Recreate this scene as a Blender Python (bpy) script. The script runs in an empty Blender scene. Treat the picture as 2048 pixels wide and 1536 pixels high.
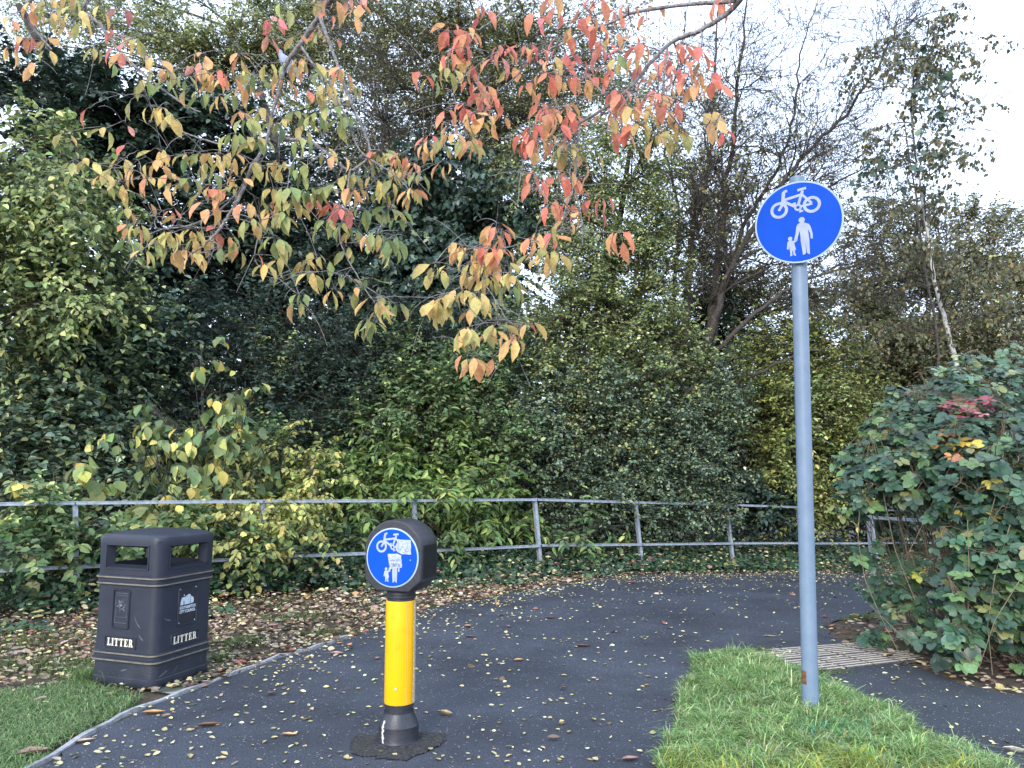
import bpy, bmesh, math, random
import numpy as np
from mathutils import Vector, Matrix
from mathutils.geometry import tessellate_polygon

random.seed(7)
R = np.random.default_rng(11)
S = bpy.context.scene
COL = S.collection

# ------------------------------------------------------------------ camera, world, sun, exposure
CAM_H = 1.26
FPX = 1535.0
PITCH = math.radians(6.58)
cam_data = bpy.data.cameras.new("camera")
cam = bpy.data.objects.new("camera", cam_data)
COL.objects.link(cam)
cam.location = (0, 0, CAM_H)
cam.rotation_euler = (math.radians(90) + PITCH, 0, 0)
cam_data.sensor_width = 36
cam_data.lens = FPX / 2048 * 36
cam_data.clip_start = 0.05
cam_data.clip_end = 2000
S.camera = cam

SUN_EL, SUN_AZ = 24.0, 200.0          # degrees; azimuth clockwise from +Y
w = bpy.data.worlds.new("World")
S.world = w
w.use_nodes = True
nt = w.node_tree
nt.nodes.clear()
o_ = nt.nodes.new("ShaderNodeOutputWorld")
bg = nt.nodes.new("ShaderNodeBackground")
sky = nt.nodes.new("ShaderNodeTexSky")
sky.sky_type = 'NISHITA'
sky.sun_disc = False
sky.sun_elevation = math.radians(SUN_EL)
sky.sun_rotation = math.radians(SUN_AZ)
sky.air_density = 1.0
sky.dust_density = 2.0
mx = nt.nodes.new("ShaderNodeMix")
mx.data_type = 'RGBA'
mx.inputs[0].default_value = 0.72
mx.inputs[7].default_value = (8.5, 10.0, 12.9, 1)     # thin bright cloud layer
nt.links.new(sky.outputs[0], mx.inputs[6])
nt.links.new(mx.outputs[2], bg.inputs[0])
bg.inputs[1].default_value = 0.1
nt.links.new(bg.outputs[0], o_.inputs[0])

sd = bpy.data.lights.new("sun", 'SUN')
sd.energy = 1.3
sd.angle = math.radians(25)
sd.color = (1.0, 0.95, 0.88)
sun = bpy.data.objects.new("sun", sd)
COL.objects.link(sun)
_e, _a = math.radians(SUN_EL), math.radians(SUN_AZ)
sdir = Vector((math.sin(_a) * math.cos(_e), math.cos(_a) * math.cos(_e), math.sin(_e)))
sun.rotation_euler = sdir.to_track_quat('Z', 'Y').to_euler()

S.view_settings.view_transform = 'Standard'
S.view_settings.look = 'None'
S.view_settings.gamma = 1
S.view_settings.use_curve_mapping = False
S.view_settings.exposure = 1.4
S.cycles.max_bounces = 8
S.cycles.diffuse_bounces = 4
S.cycles.transparent_max_bounces = 4
S.cycles.use_denoising = True

# ------------------------------------------------------------------ helpers
CP, SP = math.cos(PITCH), math.sin(PITCH)

def W(px, py, D):
    """the point seen at photo pixel (px,py), D metres ahead"""
    x = (px - 1024) / FPX
    y = (768 - py) / FPX
    d = Vector((x, CP - y * SP, SP + y * CP))
    d *= D / d.y
    return np.array([d.x, d.y, CAM_H + d.z])

POST = [(-6.75, 5.3), (-5.35, 6.15), (-3.94, 7.0), (-2.52, 7.85), (-1.1, 8.75), (.29, 9.6), (1.69, 10.55), (3.19, 11.5), (4.55, 12.35), (6.1, 13.2), (7.6, 14.1), (9.1, 15.0)]
def fence_y(x): return np.interp(x, [p[0] for p in POST], [p[1] for p in POST])
def sstep(t):
    t = np.clip(t, 0, 1); return t * t * (3 - 2 * t)
def g(x, y):
    x = np.asarray(x, float); y = np.asarray(y, float)
    return slope(x, y) + .05 * sstep((-x - .2) / 2.7) * sstep(1 - (fence_y(x) - y) / 1.3)
def slope(x, y):
    s = .85 * np.asarray(x, float) + .53 * np.asarray(y, float)
    t = np.logaddexp(0, (s - 6) * 2) / 2
    return -1.5 * (1 - np.exp(-.045 * t))

def G(px, py):
    """ground point under a pixel"""
    D = 5.0
    for _ in range(60):
        p = W(px, py, D)
        z = float(g(p[0], p[1]))
        D *= .5 + .5 * (CAM_H - z) / (CAM_H - p[2])
    return W(px, py, D)

def link(o, parent=None):
    COL.objects.link(o)
    if parent is not None:
        o.parent = parent
    return o

def tag(o, label=None, cat=None, group=None, kind=None):
    if label: o["label"] = label
    if cat: o["category"] = cat
    if group: o["group"] = group
    if kind: o["kind"] = kind
    return o

def empty(name, loc, label, cat, group=None, rot=(0, 0, 0)):
    o = bpy.data.objects.new(name, None)
    o.empty_display_size = .1
    o.location = loc
    o.rotation_euler = rot
    COL.objects.link(o)
    return tag(o, label, cat, group)

def fast(name, V, F, mat, parent=None, col=None, smooth=False, local=None):
    """numpy mesh; F is (M,k) or a list of such arrays"""
    V = np.asarray(V, np.float32)
    if local is not None:
        V = V - np.asarray(local, np.float32)
    if isinstance(F, np.ndarray): F = [F]
    F = [f.astype(np.int32) for f in F if len(f)]
    me = bpy.data.meshes.new(name)
    me.vertices.add(len(V)); me.vertices.foreach_set("co", V.ravel())
    loops = np.concatenate([f.ravel() for f in F])
    tot = np.concatenate([np.full(len(f), f.shape[1], np.int32) for f in F])
    start = np.concatenate([[0], np.cumsum(tot)[:-1]]).astype(np.int32)
    me.loops.add(len(loops)); me.loops.foreach_set("vertex_index", loops)
    me.polygons.add(len(tot)); me.polygons.foreach_set("loop_start", start)
    me.polygons.foreach_set("loop_total", tot)
    if smooth: me.polygons.foreach_set("use_smooth", np.ones(len(tot), bool))
    if col is not None:
        a = me.attributes.new("Col", 'FLOAT_COLOR', 'POINT')
        c = np.ones((len(V), 4), np.float32); c[:, :3] = col
        a.data.foreach_set("color", c.ravel())
    me.update(calc_edges=True)
    me.materials.append(mat)
    return link(bpy.data.objects.new(name, me), parent)

class MB:
    def __init__(s): s.bm = bmesh.new()
    def box(s, c, d, rot=None, bev=0):
        r = bmesh.ops.create_cube(s.bm, size=1)
        M = Matrix.Translation(c) @ (rot.to_4x4() if rot else Matrix()) @ Matrix.Diagonal((*d, 1))
        bmesh.ops.transform(s.bm, matrix=M, verts=r['verts'])
        if bev:
            es = list({e for v in r['verts'] for e in v.link_edges})
            bmesh.ops.bevel(s.bm, geom=es, offset=bev, segments=2, affect='EDGES')
        return s
    def poly(s, pts, z0, z1, M=None):
        """prism over a 2-D polygon (x,y), between z0 and z1"""
        n = len(pts)
        M = M or Matrix()
        a = [s.bm.verts.new(M @ Vector((x, y, z0))) for x, y in pts]
        b = [s.bm.verts.new(M @ Vector((x, y, z1))) for x, y in pts]
        for i in range(n):
            j = (i + 1) % n
            s.bm.faces.new((a[i], a[j], b[j], b[i]))
        for t in tessellate_polygon([[Vector((x, y, 0)) for x, y in pts]]):
            try: s.bm.faces.new([b[i] for i in t])
            except ValueError: pass
            try: s.bm.faces.new([a[i] for i in reversed(t)])
            except ValueError: pass
        return s
    def ring(s, c, r0, r1, z0, z1, n=32, a0=0, a1=2 * math.pi, M=None):
        M = M or Matrix()
        full = abs(a1 - a0 - 2 * math.pi) < 1e-6
        m = n if full else n + 1
        rows = []
        for i in range(m):
            a = a0 + (a1 - a0) * i / n
            ca, sa = math.cos(a), math.sin(a)
            rows.append([s.bm.verts.new(M @ Vector((c[0] + r * ca, c[1] + r * sa, z))) for r, z in ((r0, z0), (r1, z0), (r1, z1), (r0, z1))])
        for i in range(m if full else m - 1):
            A, B = rows[i], rows[(i + 1) % m]
            for k in range(4):
                s.bm.faces.new((A[k], A[(k + 1) % 4], B[(k + 1) % 4], B[k]))
        return s
    def lathe(s, prof, n=48, M=None, cap=True):
        M = M or Matrix()
        rows = []
        for r, z in prof:
            rows.append([s.bm.verts.new(M @ Vector((r * math.cos(2 * math.pi * i / n), r * math.sin(2 * math.pi * i / n), z))) for i in range(n)])
        for A, B in zip(rows, rows[1:]):
            for i in range(n):
                j = (i + 1) % n
                s.bm.faces.new((A[i], A[j], B[j], B[i]))
        if cap:
            s.bm.faces.new(list(reversed(rows[0]))); s.bm.faces.new(rows[-1])
        return s
    def loft(s, rows, cap0=True, cap1=True):
        vs = [[s.bm.verts.new(p) for p in row] for row in rows]
        n = len(vs[0])
        for A, B in zip(vs, vs[1:]):
            for i in range(n):
                j = (i + 1) % n
                s.bm.faces.new((A[i], A[j], B[j], B[i]))
        if cap0: s.bm.faces.new(list(reversed(vs[0])))
        if cap1: s.bm.faces.new(vs[-1])
        return s
    def build(s, name, mat, parent=None, smooth=None, fix=True, loc=None):
        if fix: bmesh.ops.recalc_face_normals(s.bm, faces=s.bm.faces)
        me = bpy.data.meshes.new(name)
        s.bm.to_mesh(me); s.bm.free()
        me.materials.append(mat)
        if smooth is not None:
            me.polygons.foreach_set("use_smooth", [True] * len(me.polygons))
            me.set_sharp_from_angle(angle=math.radians(smooth))
        o = link(bpy.data.objects.new(name, me), parent)
        if loc is not None: o.location = loc
        return o

def split_loose(o):
    """every separate piece of a small mesh becomes a part of its own"""
    bm = bmesh.new(); bm.from_mesh(o.data); bm.verts.ensure_lookup_table()
    seen = set(); isl = []
    for v in bm.verts:
        if v.index in seen: continue
        st, cur = [v], []
        seen.add(v.index)
        while st:
            a = st.pop(); cur.append(a.index)
            for e in a.link_edges:
                b = e.other_vert(a)
                if b.index not in seen: seen.add(b.index); st.append(b)
        isl.append(set(cur))
    for k in isl:
        b2 = bm.copy(); b2.verts.ensure_lookup_table()
        bmesh.ops.delete(b2, geom=[v for v in b2.verts if v.index not in k], context='VERTS')
        me = bpy.data.meshes.new(o.name.split('.')[0]); b2.to_mesh(me); b2.free()
        for m_ in o.data.materials: me.materials.append(m_)
        link(bpy.data.objects.new(o.name.split('.')[0], me), o.parent)
    bm.free(); bpy.data.objects.remove(o)

# ---- materials
def new_mat(name):
    m = bpy.data.materials.new(name); m.use_nodes = True
    t = m.node_tree; b = t.nodes["Principled BSDF"]
    return m, t, b

def noise_mat(name, c1, c2, scale=20, rough=.6, bump=0.0, bscale=None, metal=0, detail=4, spec=.5, coat=0, c3=None, s3=2.0, f3=.5, lo=.35, hi=.65, coords='Object'):
    m, t, b = new_mat(name)
    N, L = t.nodes, t.links
    tc = N.new("ShaderNodeTexCoord")
    n = N.new("ShaderNodeTexNoise"); n.inputs["Scale"].default_value = scale; n.inputs["Detail"].default_value = detail
    L.new(tc.outputs[coords], n.inputs["Vector"])
    r = N.new("ShaderNodeValToRGB")
    r.color_ramp.elements[0].position = lo; r.color_ramp.elements[1].position = hi
    r.color_ramp.elements[0].color = (*c1, 1); r.color_ramp.elements[1].color = (*c2, 1)
    L.new(n.outputs["Fac"], r.inputs[0])
    out = r.outputs[0]
    if c3:
        n3 = N.new("ShaderNodeTexNoise"); n3.inputs["Scale"].default_value = s3; n3.inputs["Detail"].default_value = 5
        L.new(tc.outputs[coords], n3.inputs["Vector"])
        r3 = N.new("ShaderNodeValToRGB"); r3.color_ramp.elements[0].position = f3; r3.color_ramp.elements[1].position = f3 + .15
        L.new(n3.outputs["Fac"], r3.inputs[0])
        mm = N.new("ShaderNodeMix"); mm.data_type = 'RGBA'
        L.new(r3.outputs[0], mm.inputs[0]); L.new(out, mm.inputs[6]); mm.inputs[7].default_value = (*c3, 1)
        out = mm.outputs[2]
    L.new(out, b.inputs["Base Color"])
    b.inputs["Roughness"].default_value = rough
    b.inputs["Metallic"].default_value = metal
    b.inputs["Specular IOR Level"].default_value = spec
    b.inputs["Coat Weight"].default_value = coat
    if bump:
        nb = N.new("ShaderNodeTexNoise"); nb.inputs["Scale"].default_value = bscale or scale; nb.inputs["Detail"].default_value = 5
        L.new(tc.outputs[coords], nb.inputs["Vector"])
        bp = N.new("ShaderNodeBump"); bp.inputs["Strength"].default_value = bump; bp.inputs["Distance"].default_value = .01
        L.new(nb.outputs["Fac"], bp.inputs["Height"]); L.new(bp.outputs[0], b.inputs["Normal"])
    return m

def leaf_mat(name, trans=.35, rough=.5, spec=.4):
    m, t, b = new_mat(name)
    N, L = t.nodes, t.links
    a = N.new("ShaderNodeAttribute"); a.attribute_name = "Col"
    tc = N.new("ShaderNodeTexCoord")
    n = N.new("ShaderNodeTexNoise"); n.inputs["Scale"].default_value = 60
    L.new(tc.outputs["Object"], n.inputs["Vector"])
    mr = N.new("ShaderNodeMapRange"); mr.inputs[1].default_value = .3; mr.inputs[2].default_value = .7
    mr.inputs[3].default_value = .82; mr.inputs[4].default_value = 1.15
    L.new(n.outputs["Fac"], mr.inputs[0])
    hs = N.new("ShaderNodeMix"); hs.data_type = 'RGBA'; hs.blend_type = 'MULTIPLY'; hs.inputs[0].default_value = 1
    L.new(a.outputs["Color"], hs.inputs[6]); L.new(mr.outputs[0], hs.inputs[7])
    L.new(hs.outputs[2], b.inputs["Base Color"])
    b.inputs["Roughness"].default_value = rough
    b.inputs["Specular IOR Level"].default_value = spec
    tr = N.new("ShaderNodeBsdfTranslucent"); L.new(hs.outputs[2], tr.inputs[0])
    ms = N.new("ShaderNodeMixShader"); ms.inputs[0].default_value = trans
    L.new(b.outputs[0], ms.inputs[1]); L.new(tr.outputs[0], ms.inputs[2])
    L.new(ms.outputs[0], N["Material Output"].inputs[0])
    return m

M_LEAF = leaf_mat("leaf", .3)
M_LEAFG = leaf_mat("glossy_leaf", .15, .38, .5)
M_DRY = leaf_mat("dry_leaf", .1, .6, .3)
M_GRASS = leaf_mat("grass_blade", .3, .45, .4)
M_BARK = noise_mat("bark", (.045, .035, .028), (.12, .10, .085), 30, .9, .5)
M_BARKD = noise_mat("dark_bark", (.025, .02, .018), (.07, .06, .052), 30, .9, .5)
M_CHERRY = noise_mat("cherry_bark", (.10, .09, .09), (.27, .26, .27), 60, .7, .4, c3=(.05, .04, .04), s3=8, f3=.58)
M_BIRCH = noise_mat("birch_bark", (.34, .33, .31), (.50, .48, .46), 12, .7, .3, c3=(.09, .08, .075), s3=16, f3=.57)
M_STEM = noise_mat("stem", (.12, .10, .06), (.22, .17, .11), 40, .8)

def norm(a):
    return a / np.maximum(np.linalg.norm(a, axis=-1, keepdims=True), 1e-9)

def tubes(P, rad, sides=4):
    """P (N,K,3), rad (N,K) -> V, F"""
    P = np.asarray(P, float); N, K, _ = P.shape
    T = np.empty_like(P)
    T[:, 1:-1] = P[:, 2:] - P[:, :-2]; T[:, 0] = P[:, 1] - P[:, 0]; T[:, -1] = P[:, -1] - P[:, -2]
    T = norm(T)
    ref = np.where(np.abs(T[:, :1, 2:3]) > .9, np.array([1., 0, 0]), np.array([0, 0, 1.]))
    ref = np.repeat(ref, K, 1)
    A = norm(np.cross(T, ref)); B = np.cross(T, A)
    ang = np.arange(sides) * 2 * math.pi / sides
    V = P[:, :, None] + rad[:, :, None, None] * (A[:, :, None] * np.cos(ang)[None, None, :, None] + B[:, :, None] * np.sin(ang)[None, None, :, None])
    idx = np.arange(N * K * sides).reshape(N, K, sides)
    a = idx[:, :-1]; b = idx[:, 1:]
    F = np.stack([a, np.roll(a, -1, 2), np.roll(b, -1, 2), b], -1).reshape(-1, 4)
    return V.reshape(-1, 3), F

def bez(a, c, b, K):
    t = np.linspace(0, 1, K)[None, :, None]
    return (1 - t) ** 2 * a[:, None] + 2 * t * (1 - t) * c[:, None] + t * t * b[:, None]

T4 = (np.array([(0, 0, 0), (.45, -.5, .12), (1, 0, -.06), (.45, .5, .12)]), [np.array([(0, 1, 2, 3)])])
T6 = (np.array([(0, 0, 0), (.28, -.46, .10), (.68, -.36, .08), (1, 0, -.10), (.68, .36, .08), (.28, .46, .10)]),
      [np.array([(0, 1, 2, 3), (0, 3, 4, 5)])])
# a drooping, folded leaf with a curved midrib and a pointed tip
_m = [(0, 0, 0), (.33, 0, .02), (.66, 0, -.02), (1.0, 0, -.12)]
T10 = (np.array([(0, 0, 0), (.14, -.27, .05), (.42, -.5, .10), (.74, -.34, .04), (1, 0, -.16), (.74, .34, .04), (.42, .5, .10), (.14, .27, .05), (.35, 0, 0), (.7, 0, -.05)]),
       [np.array([(0, 1, 2, 8), (8, 2, 3, 9), (0, 8, 6, 7), (8, 9, 5, 6)]), np.array([(9, 3, 4), (9, 4, 5)])])
# ivy-like lobed leaf
TBR = (np.array([(0, 0, 0), (.12, -.30, .02), (.42, -.5, .06), (.76, -.40, .04), (1.02, 0, -.06), (.76, .40, .04), (.42, .5, .06), (.12, .30, .02), (.35, 0, 0), (.72, 0, -.02)]), T10[1])
TIV = (np.array([(0, 0, 0), (-.06, -.34, .03), (.30, -.56, .07), (.40, -.24, .05), (.62, -.34, .03), (1, 0, -.06), (.62, .34, .03), (.40, .24, .05), (.30, .56, .07), (-.06, .34, .03), (.35, 0, 0)]),
       [np.array([(0, 1, 2, 3), (0, 3, 5, 10), (3, 4, 5, 3), (0, 10, 5, 7), (0, 7, 8, 9)])[[0, 1, 3, 4]], np.array([(3, 4, 5), (5, 6, 7)])])

def leaves(P, A, N, L, Wd, C, tmpl):
    A = norm(A); N = norm(N - A * np.sum(N * A, -1, keepdims=True)); B = np.cross(N, A)
    T, Fs = tmpl
    n, k = len(P), len(T)
    V = P[:, None] + A[:, None] * (T[None, :, 0:1] * L[:, None, None]) + B[:, None] * (T[None, :, 1:2] * Wd[:, None, None]) + N[:, None] * (T[None, :, 2:3] * L[:, None, None])
    off = (np.arange(n) * k)[:, None, None]
    F = [(f[None] + off).reshape(-1, f.shape[1]) for f in Fs]
    return V.reshape(-1, 3), F, np.repeat(C, k, 0)

def palette(n, pal, jit=.16, rng=None):
    """pal: list of (weight, (r,g,b)); colours are reflectances"""
    rng = rng or R
    wts = np.array([p[0] for p in pal], float); wts /= wts.sum()
    i = rng.choice(len(pal), n, p=wts)
    c = np.array([p[1] for p in pal])[i]
    c = c * np.exp(rng.normal(0, jit, (n, 1))) * np.exp(rng.normal(0, jit * .35, (n, 3)))
    return np.clip(c, .004, .9)

def rdir(n, rng=None):
    return norm((rng or R).normal(0, 1, (n, 3)))

def inball(n, rad, shell=.33):
    return rdir(n) * (R.random((n, 1)) ** shell) * np.asarray(rad)

def merge(parts):
    Vs, Fd, Cs, o = [], {}, [], 0
    for p in parts:
        V, F = p[0], p[1]
        if isinstance(F, np.ndarray): F = [F]
        for f in F: Fd.setdefault(f.shape[1], []).append(f + o)
        Vs.append(V); o += len(V)
        if len(p) > 2: Cs.append(p[2])
    return np.concatenate(Vs), [np.concatenate(v) for v in Fd.values()], (np.concatenate(Cs) if Cs else None)
# ------------------------------------------------------------------ ground, paths
def cells(poly, xs, ys, z_of, name, mat, kind="structure", label=None, cat=None, skirt=0):
    bm = bmesh.new()
    vs = [bm.verts.new((x, y, 0)) for x, y in poly]
    bm.faces.new(vs)
    for x in xs:
        bmesh.ops.bisect_plane(bm, geom=bm.verts[:] + bm.edges[:] + bm.faces[:], plane_co=(x, 0, 0), plane_no=(1, 0, 0))
    for y in ys:
        bmesh.ops.bisect_plane(bm, geom=bm.verts[:] + bm.edges[:] + bm.faces[:], plane_co=(0, y, 0), plane_no=(0, 1, 0))
    bmesh.ops.triangulate(bm, faces=[f for f in bm.faces if len(f.verts) > 4])
    if skirt:
        be = [e for e in bm.edges if len(e.link_faces) == 1]
        r = bmesh.ops.extrude_edge_only(bm, edges=be)
        low = {v for v in r['geom'] if isinstance(v, bmesh.types.BMVert)}
    else: low = set()
    for v in bm.verts:
        v.co.z = z_of(v.co.x, v.co.y) - (skirt if v in low else 0)
    bmesh.ops.recalc_face_normals(bm, faces=bm.faces)
    me = bpy.data.meshes.new(name); bm.to_mesh(me); bm.free()
    if me.polygons and sum(p.normal.z * p.area for p in me.polygons) < 0: me.flip_normals()
    me.materials.append(mat)
    o = link(bpy.data.objects.new(name, me))
    return tag(o, label, cat, kind=kind)

XS = np.arange(-9, 16.01, .25); YS = np.arange(-4, 20.01, .25)
M_SOIL = noise_mat("soil", (.035, .026, .018), (.085, .062, .040), 9, .95, .8, 40, c3=(.045, .065, .022), s3=1.3, f3=.52, coords='Object')
_x = np.concatenate([[-400, -120, -40, -20, -12], XS, [18, 26, 40, 120, 400]])
_y = np.concatenate([[-400, -120, -40, -20, -10], YS, [24, 30, 40, 120, 400]])
X, Y = np.meshgrid(_x, _y)
Z = g(X, Y)
nx, ny = len(_x), len(_y)
idx = np.arange(nx * ny).reshape(ny, nx)
F = np.stack([idx[:-1, :-1], idx[:-1, 1:], idx[1:, 1:], idx[1:, :-1]], -1).reshape(-1, 4)
o = fast("ground", np.stack([X, Y, Z], -1).reshape(-1, 3), F, M_SOIL, smooth=True)
tag(o, kind="structure", label="brown leafy soil of the verge under hedge and fence")

# asphalt: dark with pale aggregate
def asphalt(name, base=(.037, .044, .060), hi=(.085, .087, .10), rough=.62):
    m, t, b = new_mat(name)
    N, L = t.nodes, t.links
    tc = N.new("ShaderNodeTexCoord")
    big = N.new("ShaderNodeTexNoise"); big.inputs["Scale"].default_value = 1.1; big.inputs["Detail"].default_value = 7; big.inputs["Roughness"].default_value = .65
    fine = N.new("ShaderNodeTexNoise"); fine.inputs["Scale"].default_value = 150; fine.inputs["Detail"].default_value = 3
    vor = N.new("ShaderNodeTexVoronoi"); vor.inputs["Scale"].default_value = 95
    for n in (big, fine, vor): L.new(tc.outputs["Object"], n.inputs["Vector"])
    r1 = N.new("ShaderNodeValToRGB"); r1.color_ramp.elements[0].position = .34; r1.color_ramp.elements[1].position = .68
    r1.color_ramp.elements[0].color = (*[c * .60 for c in base], 1); r1.color_ramp.elements[1].color = (*[c * 1.32 for c in base], 1)
    L.new(big.outputs["Fac"], r1.inputs[0])
    r2 = N.new("ShaderNodeValToRGB"); r2.color_ramp.elements[0].position = .35; r2.color_ramp.elements[1].position = .75
    r2.color_ramp.elements[0].color = (.6, .6, .6, 1); r2.color_ramp.elements[1].color = (1.7, 1.7, 1.75, 1)
    L.new(fine.outputs["Fac"], r2.inputs[0])
    mu = N.new("ShaderNodeMix"); mu.data_type = 'RGBA'; mu.blend_type = 'MULTIPLY'; mu.inputs[0].default_value = 1
    L.new(r1.outputs[0], mu.inputs[6]); L.new(r2.outputs[0], mu.inputs[7])
    # scattered pale chips
    vr = N.new("ShaderNodeSeparateColor"); L.new(vor.outputs["Color"], vr.inputs[0])
    gt = N.new("ShaderNodeMath"); gt.operation = 'GREATER_THAN'; gt.inputs[1].default_value = .955; L.new(vr.outputs[0], gt.inputs[0])
    near = N.new("ShaderNodeMath"); near.operation = 'LESS_THAN'; near.inputs[1].default_value = .38; L.new(vor.outputs["Distance"], near.inputs[0])
    mulm = N.new("ShaderNodeMath"); mulm.operation = 'MULTIPLY'; L.new(gt.outputs[0], mulm.inputs[0]); L.new(near.outputs[0], mulm.inputs[1])
    m2 = N.new("ShaderNodeMix"); m2.data_type = 'RGBA'; L.new(mulm.outputs[0], m2.inputs[0]); L.new(mu.outputs[2], m2.inputs[6]); m2.inputs[7].default_value = (.24, .23, .22, 1)
    L.new(m2.outputs[2], b.inputs["Base Color"])
    rr = N.new("ShaderNodeMapRange"); rr.inputs[3].default_value = rough - .12; rr.inputs[4].default_value = rough + .2
    L.new(big.outputs["Fac"], rr.inputs[0]); L.new(rr.outputs[0], b.inputs["Roughness"])
    bp = N.new("ShaderNodeBump"); bp.inputs["Strength"].default_value = .55; bp.inputs["Distance"].default_value = .006
    L.new(vor.outputs["Distance"], bp.inputs["Height"])
    bp2 = N.new("ShaderNodeBump"); bp2.inputs["Strength"].default_value = .4; bp2.inputs["Distance"].default_value = .008
    L.new(fine.outputs["Fac"], bp2.inputs["Height"]); L.new(bp.outputs[0], bp2.inputs["Normal"]); L.new(bp2.outputs[0], b.inputs["Normal"])
    return m
M_ASPH = asphalt("asphalt")
M_ASPHD = asphalt("asphalt_side", (.029, .036, .045), rough=.7)

def rag(poly, step=.13, amp=.018, seed=1):
    """irregular edge along a polygon"""
    rg = np.random.default_rng(seed); out = []
    n = len(poly)
    for i in range(n):
        a = np.array(poly[i], float); b = np.array(poly[(i + 1) % n], float)
        m = max(1, int(np.linalg.norm(b - a) / step)) if np.linalg.norm(b - a) < 3 else 1
        for k in range(m):
            p = a + (b - a) * k / m
            if m > 1: p = p + rg.normal(0, amp, 2)
            out.append((float(p[0]), float(p[1])))
    return out

LEFT = [(-2.06, 2.0), (-2.02, 2.99), (-2.02, 3.41), (-2.0, 4.13), (-1.8, 4.7), (-1.56, 5.42), (-1.41, 5.63)]
FAR = [(-1.08, 6.4), (-.74, 7.3), (-.12, 8.1), (.75, 9.1), (1.5, 9.95), (3.05, 11.0), (4.4, 11.7), (6.0, 12.5), (9, 14), (14, 16)]
RIGHT = [(14, 13), (9, 10.9), (6.0, 9.3), (3.57, 7.63), (2.58, 6.56), (2.48, 5.86), (2.66, 5.07), (2.68, 4.72), (2.94, 4.43), (3.74, 3.87), (8, 3.2)]
PATH = LEFT + FAR + RIGHT + [(8, -3.5), (-2.1, -3.5)]
cells(rag(PATH), XS, YS, lambda x, y: float(g(x, y)) + .012, "path", M_ASPH, label="dark tarmac cycle path curving away to the right")
# newer, darker surfacing of the side path
SIDE = [(1.42, 5.56), (1.93, 5.94), (2.46, 5.84), (2.61, 5.12), (2.66, 4.7), (2.94, 4.4), (3.73, 3.84), (7.9, 3.2), (7.9, -1), (2.0, -1), (2.0, 2.2), (1.63, 4.22)]
cells(rag(SIDE, seed=4, amp=.008), XS, YS, lambda x, y: float(g(x, y)) + .017, "side_path", M_ASPHD, label="darker tarmac side path joining behind the grass island")

# crumbling patch round the bollard
M_PATCH = noise_mat("broken_tarmac", (.010, .010, .011), (.045, .044, .045), 70, .9, 1.0, 70)
PATCH = [G(*p) for p in ((690, 1500), (722, 1480), (770, 1471), (850, 1472), (905, 1478), (880, 1496), (850, 1512), (800, 1528), (750, 1522), (705, 1515))]
pp = rag([(p[0], p[1]) for p in PATCH], step=.03, amp=.014, seed=3)
rg = np.random.default_rng(5)
cells(pp, np.arange(-1.2, .2, .025), np.arange(3, 4.2, .025), lambda x, y: float(g(x, y)) + .0145 + float(rg.random()) * .006, "tarmac_patch", M_PATCH, label="dark crumbling tarmac patch around the bollard foot")

# concrete edging along the left side of the path
M_CONC = noise_mat("concrete", (.22, .23, .25), (.36, .37, .39), 35, .85, .4, c3=(.10, .11, .08), s3=7, f3=.58)
EDGE = [(-2.05, 2.6), (-2.03, 2.99), (-2.03, 3.41), (-2.01, 4.13), (-1.81, 4.7), (-1.57, 5.42), (-1.42, 5.65), (-1.24, 6.07)]
mb = MB()
pts = []
for (a, b) in zip(EDGE, EDGE[1:]):
    for k in range(8): pts.append((a[0] + (b[0] - a[0]) * k / 8, a[1] + (b[1] - a[1]) * k / 8))
pts.append(EDGE[-1])
rows = []
for i, (x, y) in enumerate(pts):
    a = pts[max(0, i - 2)]; b = pts[min(len(pts) - 1, i + 2)]
    t = Vector((b[0] - a[0], b[1] - a[1], 0)).normalized(); n = Vector((-t.y, t.x, 0))
    z = float(g(x, y)); h = .024 + .005 * math.sin(i * 1.3); wd = .027 + .004 * math.sin(i * .7)
    c = Vector((x, y, z))
    rows.append([c + n * 0.002 + Vector((0, 0, -.05)), c + n * 0.002 + Vector((0, 0, h)), c + n * wd + Vector((0, 0, h)), c + n * wd + Vector((0, 0, -.05))])
mb.loft(rows)
o = mb.build("kerb_edging", M_CONC); tag(o, "thin pale concrete edging strip along the left of the path", kind="structure")

# mossy concrete base beside the bin
M_SLAB = noise_mat("mossy_concrete", (.05, .06, .045), (.10, .115, .09), 14, .9, .3, c3=(.30, .36, .29), s3=5, f3=.56)
BINP = G(300, 1358); 
slab = [G(*p)[:2] for p in ((200, 1330), (310, 1388), (345, 1392), (470, 1335), (440, 1318), (330, 1280))]
cells(rag([(float(p[0]), float(p[1])) for p in slab], .1, .006, 8), XS, YS, lambda x, y: float(g(x, y)) + .013, "bin_base_slab", M_SLAB, label="mossy concrete base slab beneath the litter bin")

# ribbed paving slabs (corduroy) across the side path
A_ = G(1490, 1307); B_ = G(1735, 1289); C_ = G(1856, 1324); D_ = G(1640, 1350)
M_RIB = noise_mat("ribbed_paving", (.36, .32, .28), (.50, .45, .39), 40, .85, .4, c3=(.20, .17, .14), s3=4, f3=.6)
M_GROOVE = noise_mat('dark_groove', (.06, .052, .045), (.13, .11, .09), 30, .95)  # darker tone on grooves and rib sides, so the ribs stand out
strip = empty("ribbed_paving", (float((A_[0] + C_[0]) / 2), float((A_[1] + C_[1]) / 2), float(g(A_[0], A_[1]))), "buff ribbed paving slabs set in the tarmac behind the sign pole", "paving")
strip["kind"] = "structure"
inv = Vector(strip.location)
def quadp(u, v, dz):
    p = (A_ * (1 - u) + B_ * u) * (1 - v) + (D_ * (1 - u) + C_ * u) * v
    return Vector((p[0], p[1], float(g(p[0], p[1])) + dz)) - inv
NS, NR = 4, 2
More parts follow.
